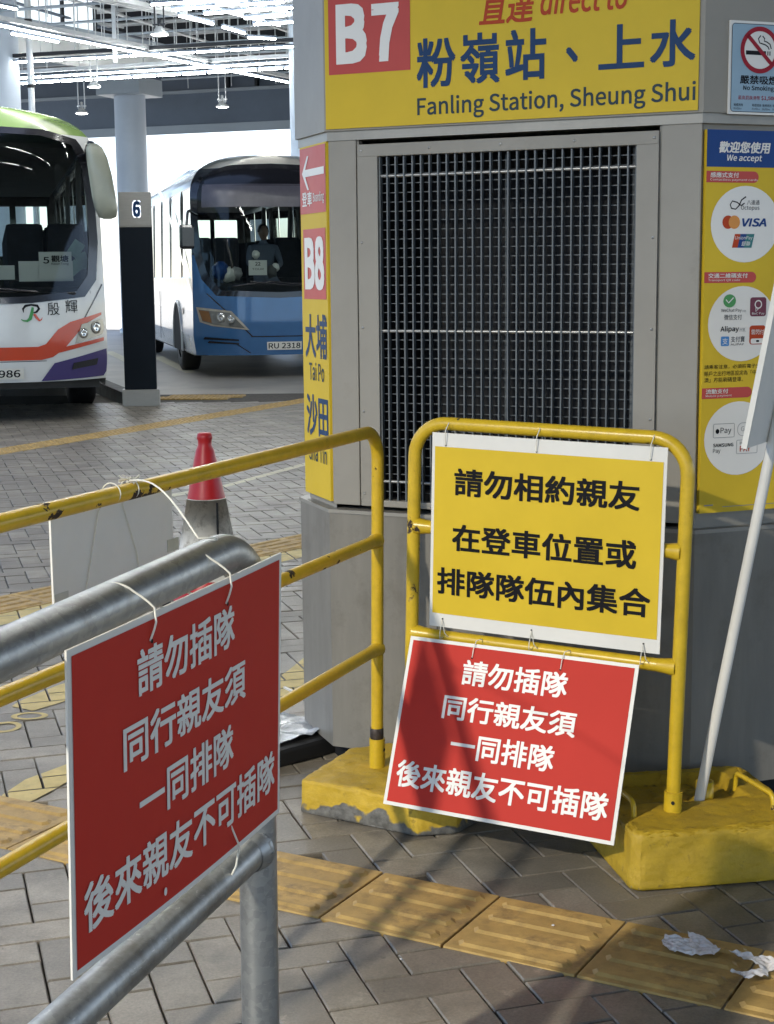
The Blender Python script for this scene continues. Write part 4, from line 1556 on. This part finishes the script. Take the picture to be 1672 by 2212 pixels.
tissue([(-.058, .030), (-.046, .062), (-.012, .040), (.004, .044), (.006, .072), (.034, .050), (.058, -.012), (.036, -.040), (-.052, -.022)], (.625, 3.045), 1.3, 'crumpled white tissue with torn edges on the yellow tiles, left one')
tissue([(-.050, .055), (-.030, .060), (.000, .030), (.030, .022), (.045, .0), (.030, -.028), (.012, -.034), (.004, -.060), (-.030, -.070), (-.068, -.040), (-.062, -.030), (-.030, -.040), (-.006, -.030), (-.010, -.012), (-.026, .010), (-.034, .042)], (.745, 2.965), 4.1, 'twisted strip of white tissue at the right edge on the yellow tiles', .015)
for x, y, s in ((.35, 3.17, .004), (.02, 3.03, .003), (-.62, 3.12, .003), (-.58, 3.26, .002), (-.13, 3.02, .0035)):
    o = MB().lathe([(s * .3, 0), (s, s * .5), (s * .3, s)], n=6).build('litter_crumb', M_tissue)
    o.location = (x, y, .001 if x < .3 else .010)
    tag(o, 'tiny white crumb of litter on the paving', 'litter', 'white crumbs on the paving')


# ------------------------------------------------------------------ coaches
def coach(name_label, origin, th, sp):
    t = thing('coach', name_label, 'coach', (origin[0], origin[1], -.02), th)
    HW, L = 1.25, 11.0

    def w(z):
        if z < .6:
            return HW * (.965 + .035 * (z - .3) / .3)
        if z < 2.45:
            return HW * (1 - .02 * (z - .6) / 1.85)
        return max(0.0, HW * .98 * (1 - min(1, (z - 2.45) / .70) ** 3.0)) ** 1.0 if False else HW * .98 * max(0.0, 1 - min(1.0, (z - 2.45) / .70) ** 3) ** (1 / 3.0)

    def yoff(z):
        if z < 1.2:
            return .05 + .04 * abs(z - .8)
        return .066 + (z - 1.2) * .12 + max(0, z - 2.5) ** 2 * 1.1

    def S(xn, z, off=0.0):
        a = min(1, abs(xn))
        return (xn * (w(z) + off * .6 * a ** 3), yoff(z) + .46 * a ** 3.6 - off, z)
    Z0 = sp.get('z0', .33)
    zs = [Z0 + (2.5 - Z0) * i / 60 for i in range(61)] + [2.5 + .65 * math.sin(PI / 2 * k / 14) for k in range(1, 15)]
    zs = [min(z, 3.1495) for z in zs]
    ws = sp['windscreen']            # polygon in (xn, z)

    def inside(x, z, poly):
        r = False
        for i in range(len(poly)):
            (x0, z0), (x1, z1) = poly[i - 1], poly[i]
            if (z0 > z) != (z1 > z) and x < (x1 - x0) * (z - z0) / (z1 - z0) + x0:
                r = not r
        return r
    nx_ = 64
    groups = {}

    def face(mn, vs):
        groups.setdefault(mn, MB()).add(vs, [tuple(range(len(vs)))], True)
    shell = {}
    for j in range(len(zs) - 1):
        for i in range(nx_):
            x0, x1 = -1 + 2 * i / nx_, -1 + 2 * (i + 1) / nx_
            zc = (zs[j] + zs[j + 1]) / 2
            if inside((x0 + x1) / 2, zc, ws):
                continue
            key = sp['paint'](zc)
            mb, idx = shell.setdefault(key, (MB(), {}))
            ids = []
            for x, z in ((x0, zs[j]), (x1, zs[j]), (x1, zs[j + 1]), (x0, zs[j + 1])):
                kk = (round(x, 4), round(z, 4))
                if kk not in idx:
                    idx[kk] = len(mb.v)
                    mb.v.append(S(x, z))
                ids.append(idx[kk])
            mb.f.append(tuple(ids))
            mb.sm.append(True)
    for key, (mb, _) in shell.items():
        mb.build(key[0], key[1], t)
    # sides and roof
    wz0, wz1 = sp['win_z']
    wins = sp['wins']
    side = {}
    zside = sorted(set([.33, .6, .95, wz0, 1.8, 2.2, wz1] + [2.5 + .65 * math.sin(PI / 2 * k / 10) for k in range(0, 11)]))
    zside = [min(z, 3.1495) for z in zside]
    ycuts = sorted(set([.5, L] + [a for a, b in wins] + [b for a, b in wins]))
    for sgn in (-1, 1):
        for j in range(len(zside) - 1):
            z0, z1 = zside[j], zside[j + 1]
            for i in range(len(ycuts) - 1):
                y0, y1 = ycuts[i], ycuts[i + 1]
                if wz0 <= z0 and z1 <= wz1 + 1e-6 and any(abs(y0 - a) < 1e-6 for a, b in wins):
                    continue
                ya0 = y0 if i else yoff(z0) + .46
                ya1 = y0 if i else yoff(z1) + .46
                q = [(sgn * w(z0), ya0, z0), (sgn * w(z0), y1, z0), (sgn * w(z1), y1, z1), (sgn * w(z1), ya1, z1)]
                if sgn > 0:
                    q.reverse()
                key = sp['side_paint']((z0 + z1) / 2)
                side.setdefault((key, sgn), MB()).add(q, [(0, 1, 2, 3)], False)
        for a, b in wins:
            q = [(sgn * (w(wz0) - .012), a + .03, wz0 + .02), (sgn * (w(wz0) - .012), b - .03, wz0 + .02), (sgn * (w(wz1) - .012), b - .03, wz1 - .02), (sgn * (w(wz1) - .012), a + .03, wz1 - .02)]
            win = MB()
            e = [(sgn * w(wz0), a, wz0), (sgn * w(wz0), b, wz0), (sgn * w(wz1), b, wz1), (sgn * w(wz1), a, wz1)]
            for i in range(4):
                win.add([e[i], e[(i + 1) % 4], q[(i + 1) % 4], q[i]], [(0, 1, 2, 3)])
            wo = win.build('window', M_bblk, t)
            MB().add(q, [(0, 1, 2, 3)]).build('pane', M_side, wo)
    for (key, _), mb in side.items():
        mb.build(key[0], key[1], t)
    rear = MB()
    rx = [0, .05, .37, .45, .86, .93, 1.0]
    for j in range(len(zside) - 1):
        for sg_ in (-1, 1):
            for i in range(6):
                if 1.75 < (zside[j] + zside[j + 1]) / 2 < 2.6 and i in (1, 3):
                    continue
                q = [(sg_ * w(zside[j]) * rx[i], L, zside[j]), (sg_ * w(zside[j]) * rx[i + 1], L, zside[j]), (sg_ * w(zside[j + 1]) * rx[i + 1], L, zside[j + 1]), (sg_ * w(zside[j + 1]) * rx[i], L, zside[j + 1])]
                rear.add(q, [(0, 1, 2, 3)])
    rear.build('rear_wall', M_bblk, t)
    MB().add([(-1.1, L - .02, 1.75), (1.1, L - .02, 1.75), (1.1, L - .02, 2.62), (-1.1, L - .02, 2.62)], [(0, 1, 2, 3)]).build('rear_window', M_side, t)
    # windscreen glass, set in a black surround
    def patch(poly, m, off, name, parent=t, step=.09):
        bm = bmesh.new()
        vv = [bm.verts.new((x * HW, 0, z)) for x, z in poly]
        bm.faces.new(vv)
        bmesh.ops.triangulate(bm, faces=bm.faces[:])
        for ax, lo, hi in ((0, -1.3, 1.3), (2, .2, 3.2)):
            k_ = lo
            while k_ < hi:
                co = [0, 0, 0]
                no = [0, 0, 0]
                co[ax] = k_
                no[ax] = 1
                bmesh.ops.bisect_plane(bm, geom=bm.verts[:] + bm.edges[:] + bm.faces[:], plane_co=co, plane_no=no, dist=1e-5)
                k_ += step if ax == 2 else step * .7
        bm.normal_update()
        bm.verts.index_update()
        mb = MB()
        flip = sum(f.normal.y * f.calc_area() for f in bm.faces) > 0
        mb.add([S(v.co.x / HW, v.co.z, off) for v in bm.verts], [tuple(v.index for v in (reversed(f.verts) if flip else f.verts)) for f in bm.faces], True)
        bm.free()
        return mb.build(name, m, parent)
    wso = patch([(x, z) for x, z in ws], M_wind, .002, 'windscreen')
    cx_ = sum(p[0] for p in ws) / len(ws)
    cz_ = sum(p[1] for p in ws) / len(ws)
    fr_ = MB()
    nn_ = len(ws)
    dense = []
    for i in range(nn_):
        a, b = ws[i], ws[(i + 1) % nn_]
        k_ = max(1, int(math.hypot((a[0] - b[0]) * HW, a[1] - b[1]) / .06))
        dense += [(a[0] + (b[0] - a[0]) * q / k_, a[1] + (b[1] - a[1]) * q / k_) for q in range(k_)]
    vs_ = []
    for x, z in dense:
        so = 1.035
        vs_.append(S(max(-1, min(1, cx_ + (x - cx_) * so)), cz_ + (z - cz_) * so, .006))
        si = .955
        vs_.append(S(cx_ + (x - cx_) * si, cz_ + (z - cz_) * si, .006))
    m_ = len(dense)
    fr_.add(vs_, [(2 * i, 2 * ((i + 1) % m_), 2 * ((i + 1) % m_) + 1, 2 * i + 1) for i in range(m_)], True)
    fr_.build('windscreen_surround', M_bblk, t)
    for nm, m, off, poly in sp['patches']:
        patch(poly, m, off, nm)
    # lamps
    for (nm, x, z, r) in sp['lamps']:
        p = Vector(S(x, z, .012))
        p2 = Vector(S(x + .01, z, .012))
        tg = (p2 - p).normalized()
        nr = tg.cross(Vector((0, 0, 1))).normalized()
        rot = nr.to_track_quat('Z', 'Y').to_matrix().to_4x4()
        MB().lathe([(r, 0), (r * .9, .012), (r * .5, .006), (.001, .002)], n=20, M=Matrix.Translation(p) @ rot).build('lamp_bowl', M_lamp, t)
        MB().lathe([(r * 1.12, -.004), (r * 1.12, .01), (r, .012)], n=20, M=Matrix.Translation(p) @ rot).build('bezel', M_trim, t)
    # wheels
    for y in (2.6, 8.6):
        for sx in (-1, 1):
            whl = bpy.data.objects.new('wheel', None)
            link(whl, t)
            whl.location = (sx * 1.07, y, .50)
            rotm = Matrix.Rotation(PI / 2, 4, 'Y')
            MB().lathe([(.30, -.15), (.44, -.155), (.492, -.13), (.50, -.08), (.50, .08), (.492, .13), (.44, .155), (.30, .15)], n=48, M=rotm).build('tyre', M_rubber, whl)
            MB().lathe([(.001, -.10), (.12, -.10), (.16, -.06), (.27, -.05), (.30, -.13), (.30, .13), (.27, .05), (.16, .06), (.12, .10), (.001, .10)], n=32, M=rotm).build('rim', M_steel, whl)
            mb = MB()
            nseg = 20
            pts_ = [(y + .60 * math.cos(PI * k_ / nseg), .48 + .58 * math.sin(PI * k_ / nseg)) for k_ in range(nseg + 1)]
            pts_ = [(y + .60, .325)] + pts_ + [(y - .60, .325)]
            X = sx * (HW + .004)
            mb.add([(X, a, b) for a, b in pts_], [tuple(range(len(pts_)))])
            mb.build('wheel_arch', M_black, t)
            lip = MB().tube([(X, a, b) for a, b in pts_], .022, 6)
            lip.build('arch_lip', sp['side_paint'](.7)[1], t)
    # inside
    fl = MB().box(-1.18, 1.18, .9, L - .1, .30, .95)
    fl.build('floor', M_inter, t)
    box('dashboard', M_seat, t, -1.1, 1.1, .35, .95, .9, 1.34, bev=.05)
    MB().box(-1.1, 1.1, 1.0, L - .2, 2.75, 2.80).build('headlining', M_inter, t)
    seat = MB()
    seat.box(-.42, .42, 0, .45, .95, 1.42, bev=.05)
    seat.box(-.42, -.02, .38, .52, 1.3, 2.02, bev=.05)
    seat.box(.02, .42, .38, .52, 1.3, 2.02, bev=.05)
    sme = None
    for r_ in range(8):
        for sx in (-.72, .72):
            if sme is None:
                o = seat.build('seat', M_seat, t)
                sme = o.data
            else:
                o = bpy.data.objects.new('seat', sme)
                link(o, t)
            o.location = (sx, 1.6 + r_ * 1.0, 0)
    for sx in (-1, 1):
        for a in sp['curtains']:
            cu_ = MB()
            for k_ in range(5):
                cu_.tube([(sx * 1.15, a + k_ * .05, 1.5), (sx * 1.12, a + k_ * .05 + .05, 2.1), (sx * 1.13, a + k_ * .04, 2.72)], .03, 6, caps=False)
            cu_.build('curtain', M_inter, t)
    MB().tube(fillet([S(-.55, 1.30, .02), S(-.1, 1.36, .03), S(.45, 1.30, .03)], .1, 3), .014, 6).build('wiper', M_bblk, t)
    MB().tube([S(.75, 1.28, .02), S(.1, 1.31, .03), S(-.35, 1.36, .03)], .014, 6).build('wiper', M_bblk, t)
    return t, S, patch


# bus A (green roof) ------------------------------------------------
wsA = [(-.90, 1.43), (-.80, 1.27), (-.40, 1.22), (0, 1.205), (.40, 1.22), (.80, 1.27), (.90, 1.43), (.93, 1.8), (.925, 2.2), (.90, 2.55), (.84, 2.78), (.60, 2.86), (0, 2.89), (-.60, 2.86), (-.84, 2.78), (-.90, 2.55), (-.925, 2.2), (-.93, 1.8)]
patA = [
    ('red_stripe', M_bred, .004, [(-.50, .64), (.50, .64), (.60, .68), (.70, .83), (.80, .99), (.94, 1.06), (.95, 1.02), (.86, .985), (.80, .96), (.66, .735), (.93, .80), (.95, .76), (.60, .67), (.52, .70), (.47, .76), (-.50, .76)][:0] or [(-1.0, .635), (.46, .635), (.55, .66), (.64, .735), (.82, .975), (.96, 1.06), (.96, 1.085), (.70, 1.0), (.60, .93), (.50, .79), (.44, .765), (-1.0, .765)]),
    ('red_stripe', M_bred, .0045, [(.60, .70), (.97, .80), (.97, .835), (.64, .755)]),
    ('headlight', M_lens, .010, [(.73, .785), (.955, .865), (.975, .93), (.965, 1.02), (.79, .975)]),
    ('violet_bumper', M_bpurp, .012, [(.46, .425), (.97, .445), (.99, .49), (.985, .72), (.56, .60)]),
    ('fog_lamp_slot', M_bblk, .018, [(.70, .53), (.90, .565), (.91, .63), (.71, .595)]),
    ('violet_bumper', M_bpurp, .012, [(-.97, .445), (-.46, .425), (-.56, .60), (-.985, .72)]),
    ('headlight', M_lens, .010, [(-.955, .865), (-.73, .785), (-.79, .975), (-.965, 1.02)]),
    ('number_plate', M_plate, .02, [(-.06, .455), (.325, .455), (.325, .56), (-.06, .56)]),
    ('panel_line', M_bblk, .003, [(.79, .99), (.80, .985), (.985, 1.36), (.975, 1.37)]),
    ('panel_line', M_bblk, .003, [(-.30, .618), (.50, .622), (.50, .628), (-.30, .624)]),
]


def paintA(z):
    return ('roof_dome', M_bgreen) if z > 2.86 else ('front_panel', M_bwhite)


def sideA(z):
    return ('roof_side', M_bgreen) if z > 2.9 else ('side_panel', M_bwhite)


winA = [(1.3 + 1.35 * k, 1.3 + 1.35 * k + 1.2) for k in range(7)]
uA = Vector((math.cos(R(14)), math.sin(R(14))))
OA = Vector((-4.084, 15.044)) + uA * .165
busA, SA, patchA = coach('white coach with green roof, red stripe and violet bumper, cut by the left edge', OA, R(14), dict(
    z0=.42, windscreen=wsA, paint=paintA, side_paint=sideA, wins=winA, win_z=(1.45, 2.7), patches=patA,
    lamps=(('a', .905, .935, .055), ('b', .80, .885, .045), ('c', -.90, .93, .055)), curtains=[2.4, 5.1]))


def on_bus(S, HWx=1.25):
    def cv(x, y, z):
        return S(x / HWx, z, -y)
    return cv


cA = on_bus(SA)
put_text(busA, '殷', .655, 1.070, .775, 1.195, M_ink, -.006, bold=.0, conv=cA)
put_text(busA, '輝', .835, 1.090, .955, 1.215, M_ink, -.006, bold=.0, conv=cA)


def curve_patch(pts, wd, m, name):
    vs_ = []
    pts = [Vector(p) for p in pts]
    for i, p in enumerate(pts):
        a, b = pts[max(0, i - 1)], pts[min(len(pts) - 1, i + 1)]
        d = (b - a).normalized()
        q = Vector((-d.y, d.x)) * wd[i] / 2
        vs_ += [SA((p.x + q.x) / 1.25, p.y + q.y, .006), SA((p.x - q.x) / 1.25, p.y - q.y, .006)]
    return MB().add(vs_, [(2 * i, 2 * i + 1, 2 * i + 3, 2 * i + 2) for i in range(len(pts) - 1)]).build(name, m, busA)


curve_patch([(.425, 1.10), (.420, 1.135), (.445, 1.165), (.50, 1.175), (.56, 1.165), (.575, 1.135), (.55, 1.105), (.52, 1.095)], [.005, .02, .025, .02, .025, .025, .02, .01], M_ink, 'emblem')
curve_patch([(.515, 1.150), (.505, 1.10), (.485, 1.04), (.455, 1.018), (.42, 1.022), (.398, 1.035)], [.022, .03, .034, .022, .014, .008], M_green, 'emblem')
curve_patch([(.525, 1.085), (.548, 1.05), (.575, 1.020), (.595, 1.030), (.602, 1.05)], [.024, .028, .02, .01, .005], M_bred, 'emblem')
put_text(busA, '986', .16, .472, .370, .544, M_ink, -.022, bold=.02, conv=cA)
# papers behind the windscreen
for x0, x1, z0, z1, rt in ((-.45, .36, 1.42, 1.56, 0), (.40, .93, 1.40, 1.60, 0), (.60, .92, 1.42, 1.69, 0)):
    box('paper_sign', M_white, busA, x0, x1, .44 if x0 < .55 else .42, .45, z0, z1)
put_text(busA, '5', .640, 1.575, .700, 1.640, M_ink, .415, bold=.02)
put_text(busA, '觀塘', .720, 1.590, .890, 1.655, M_ink, .415, bold=.02)
put_text(busA, 'Kwun Tong', .720, 1.555, .890, 1.583, M_ink, .415, bold=.01)
for x, z, a in ((1.02, 1.72, 35), (1.08, 1.60, -20), (.98, 1.52, 50)):
    MB().box(-.06, .06, -.003, .003, -.08, .08, M=Matrix.Translation((x - .05, .50, z)) @ Matrix.Rotation(R(a), 4, 'Y')).build('paper_slip', mat('pale green paper', (.35, .48, .40), .7), busA)
# mirror arm and housing
mr = MB()
mr.tube(fillet([SA(.93, 2.62, -.02), (1.14, .30, 2.72), (1.16, .16, 2.68)], .05, 4), .05, 12)
mr.build('mirror_arm', M_bblk, busA)
mh = MB()
prof = [(0, .70, .06, .06), (.015, .66, .12, .09), (.04, .56, .15, .11), (.07, .40, .165, .12), (.10, .20, .17, .12), (.12, .08, .165, .12), (.13, .0, .13, .10), (.13, -.02, .06, .05)]
vs, fs = [], []
for dx, dz, rx, ry in prof:
    for k in range(20):
        a = 2 * PI * k / 20
        ex = 2.6
        ca, sa = math.cos(a), math.sin(a)
        vs.append((1.15 + dx * .9 + rx * .68 * math.copysign(abs(ca) ** (2 / ex), ca), .10 + ry * math.copysign(abs(sa) ** (2 / ex), sa), 2.02 + dz))
for i in range(len(prof) - 1):
    for k in range(20):
        a, b = i * 20 + k, i * 20 + (k + 1) % 20
        fs.append((a, b, b + 20, a + 20))
fs.append(tuple(range(20)))
fs.append(tuple(reversed(range(140, 160))))
mh.add(vs, [tuple(reversed(f)) for f in fs], True)
mh.build('mirror_housing', M_mirror, busA)

# bus B (blue) ------------------------------------------------------
wsB = [(-.72, 1.20), (0, 1.165), (.72, 1.20), (.87, 1.42), (.94, 1.75), (.965, 2.2), (.965, 2.6), (.92, 2.86), (.62, 2.965), (0, 2.985), (-.62, 2.965), (-.92, 2.86), (-.965, 2.6), (-.965, 2.2), (-.94, 1.75), (-.87, 1.42)]
patB = [
    ('headlight_frame', mat('champagne trim', (.42, .38, .30), .3, .4), .006, [(-.965, 1.01), (-.58, .955), (-.37, .685), (-.80, .745), (-.93, .80)]),
    ('headlight', M_lens, .010, [(-.94, .975), (-.60, .93), (-.42, .71), (-.78, .765), (-.90, .81)]),
    ('amber_lamp', M_amber, .014, [(-.935, .965), (-.83, .95), (-.80, .79), (-.90, .82)]),
    ('headlight_frame', MATS['champagne trim'], .006, [(.58, .955), (.965, 1.01), (.93, .80), (.80, .745), (.37, .685)]),
    ('bonnet_line', M_bblk, .004, [(-.86, 1.20), (-.84, 1.20), (-.33, .60), (-.35, .60)]),
    ('bonnet_line', M_bblk, .004, [(-.35, .585), (.9, .585), (.9, .60), (-.35, .60)]),
    ('bumper_line', M_bblk, .004, [(-.55, .50), (-.53, .50), (-.36, .36), (-.38, .36)]),
    ('air_slot', M_bblk, .006, [(-.90, .555), (-.50, .535), (-.50, .555), (-.88, .590)]),
    ('air_slot', M_bblk, .006, [(-.86, .505), (-.50, .485), (-.50, .505), (-.84, .535)]),
    ('number_plate', M_plate, .02, [(-.165, .402), (.265, .402), (.265, .516), (-.165, .516)]),
    ('dark_brow', M_bblk, .004, [(-.86, 2.70), (.86, 2.70), (.84, 2.93), (.6, 3.0), (0, 3.02), (-.6, 3.0), (-.84, 2.93)]),
    ('sun_strip', mat('tinted band', (.075, .07, .085), .3), .005, [(-.88, 2.40), (.88, 2.40), (.87, 2.72), (-.87, 2.72)]),
]


def paintB(z):
    return ('roof_dome', M_bgold) if z > 2.96 else (('front_panel', M_bblue) if z < 1.75 else ('corner_trim', M_bblk))


def sideB(z):
    return ('roof_side', M_bsilver) if z > 2.7 else (('side_panel', M_bwhite) if z > .95 else ('skirt', M_bsilver))


winB = [(.75, 2.0)] + [(2.3 + 1.45 * k, 2.3 + 1.45 * k + 1.36) for k in range(6)]
busB, SB, patchB = coach('blue fronted silver coach with plate RU 2318 parked beyond the numbered pillar', (-1.475, 22.0), R(13.5), dict(
    windscreen=wsB, paint=paintB, side_paint=sideB, wins=winB, win_z=(1.42, 2.7), patches=patB,
    lamps=(('a', -.70, .865, .062), ('b', -.585, .84, .052), ('c', .70, .86, .062)), curtains=[2.2, 4.9, 7.8]))
busB.scale = (.94, 1, 1)
cB = on_bus(SB)
put_text(busB, 'RU 2318', -.185, .420, .310, .498, M_ink, -.022, bold=.02, conv=cB)
box('paper_sign', M_white, busB, -.39, -.11, .46, .47, 1.45, 1.66)
put_text(busB, '22', -.29, 1.585, -.21, 1.635, M_ink, .455, bold=.02)
put_text(busB, 'TOUR', -.34, 1.52, -.16, 1.55, M_ink, .455, bold=.01)
for k, (x, z, s) in enumerate(((-.80, 1.52, .13), (-.68, 1.46, .11), (-.55, 1.48, .09), (-.02, 1.50, .09), (.05, 1.56, .06), (-.25, 1.74, .06))):
    mb = MB()
    vs = []
    for i in range(9):
        for j in range(12):
            a, b = PI * i / 8, 2 * PI * j / 12
            p = Vector((math.sin(a) * math.cos(b), math.sin(a) * math.sin(b), math.cos(a)))
            vs.append(Vector((x, .62, z)) + p * s * (1 + .35 * nz.noise(p * 2 + Vector((k, 0, 0)))))
    mb.add(vs, [(i * 12 + j, i * 12 + (j + 1) % 12, (i + 1) * 12 + (j + 1) % 12, (i + 1) * 12 + j) for i in range(8) for j in range(12)], True)
    mb.build('dash_clutter', (M_blue, M_white, M_greyprt, M_inter, M_white, M_board)[k], busB)
# chrome strake down the side
for sx in (-1,):
    pts_ = [(5.6, 2.93), (4.8, 2.86), (3.9, 2.60), (3.1, 2.30), (2.15, 1.90), (1.4, 1.58), (.75, 1.28), (.50, 1.12)]
    mb = MB()
    vs = []
    for i, (y, z) in enumerate(pts_):
        vs += [(-1.262, y, z + .045), (-1.262, y, z - .045)]
    mb.add(vs, [(2 * i, 2 * i + 1, 2 * i + 3, 2 * i + 2) for i in range(len(pts_) - 1)])
    mb.build('chrome_strake', M_chrome, busB)
    box('hatch_line', M_bblk, busB, -1.258, -1.2505, 5.4, 5.42, .40, 1.2)
    box('hatch_line', M_bblk, busB, -1.258, -1.2505, 7.0, 7.02, .40, 1.2)
    box('fuel_flap', M_bblk, busB, -1.262, -1.2505, 1.75, 1.84, .88, .98, bev=.01)
box('roof_unit', M_bsilver, busB, -.75, .75, 4.6, 8.6, 3.02, 3.22, bev=.08)
MB().tube(fillet([SB(-.93, 2.30, .0), (-1.30, .36, 2.36), (-1.33, .33, 2.14)], .05, 4), .022, 8).build('mirror_arm', M_bblk, busB)
box('mirror_housing', M_bblk, busB, -1.44, -1.22, .28, .40, 1.82, 2.16, bev=.04)

# person sitting behind the windscreen of the blue coach
pe = thing('person', 'person in a dark shirt seated behind the windscreen of the blue coach', 'person', (0, 0, 0))
pe.matrix_world = Matrix.Translation((-1.475, 22.0, -.02)) @ Matrix.Rotation(R(13.5), 4, 'Z') @ Matrix.Translation((.02, 1.55, 1.38))


def skin_fig(verts, edges, radii, name, m, parent, root=0, sub=2):
    me = bpy.data.meshes.new(name)
    me.from_pydata(verts, edges, [])
    me.materials.append(m)
    o = bpy.data.objects.new(name, me)
    link(o, parent)
    sk = o.modifiers.new('skin', 'SKIN')
    for i, r in enumerate(radii):
        me.skin_vertices[0].data[i].radius = (r, r * .8) if not isinstance(r, tuple) else r
    me.skin_vertices[0].data[root].use_root = True
    sb = o.modifiers.new('sub', 'SUBSURF')
    sb.levels = sb.render_levels = sub
    sk.use_smooth_shade = True
    return o


skin_fig([(0, 0, 0), (0, -.01, .22), (0, -.02, .42), (0, -.02, .53), (0, -.04, .60), (.19, -.02, .47), (.24, -.14, .24), (.16, -.36, .20), (-.19, -.02, .47), (-.24, -.14, .24), (-.16, -.36, .20),
          (.10, -.2, -.02), (.12, -.45, -.03), (.12, -.48, -.40), (-.10, -.2, -.02), (-.12, -.45, -.03), (-.12, -.48, -.40)],
         [(0, 1), (1, 2), (2, 3), (3, 4), (2, 5), (5, 6), (6, 7), (2, 8), (8, 9), (9, 10), (0, 11), (11, 12), (12, 13), (0, 14), (14, 15), (15, 16)],
         [.15, .16, .15, .065, .06, .075, .05, .035, .075, .05, .035, .10, .07, .05, .10, .07, .05], 'body', M_shirt, pe)
hd = MB()
vs = []
for i in range(15):
    for j in range(20):
        a, b = PI * i / 14, 2 * PI * j / 20
        p = Vector((math.sin(a) * math.cos(b) * .078, math.sin(a) * math.sin(b) * .098, math.cos(a) * .118))
        if p.y < 0 and abs(p.x) < .02 and abs(p.z + .01) < .03:
            p.y -= .02
        if p.z < -.04:
            p.x *= .85
        vs.append(p + Vector((0, -.05, .70)))
hd.add(vs, [(i * 20 + j, (i + 1) * 20 + j, (i + 1) * 20 + (j + 1) % 20, i * 20 + (j + 1) % 20) for i in range(14) for j in range(20)], True)
hd.build('head', M_skin, pe)
hr = MB()
vs = []
for i in range(8):
    for j in range(20):
        a, b = PI * i / 14, 2 * PI * j / 20
        vs.append(Vector((math.sin(a) * math.cos(b) * .088, math.sin(a) * math.sin(b) * .106 + .012, math.cos(a) * .126)) + Vector((0, -.045, .705)))
hr.add(vs, [(i * 20 + j, (i + 1) * 20 + j, (i + 1) * 20 + (j + 1) % 20, i * 20 + (j + 1) % 20) for i in range(7) for j in range(20)], True)
hr.build('hair', M_ink, pe)
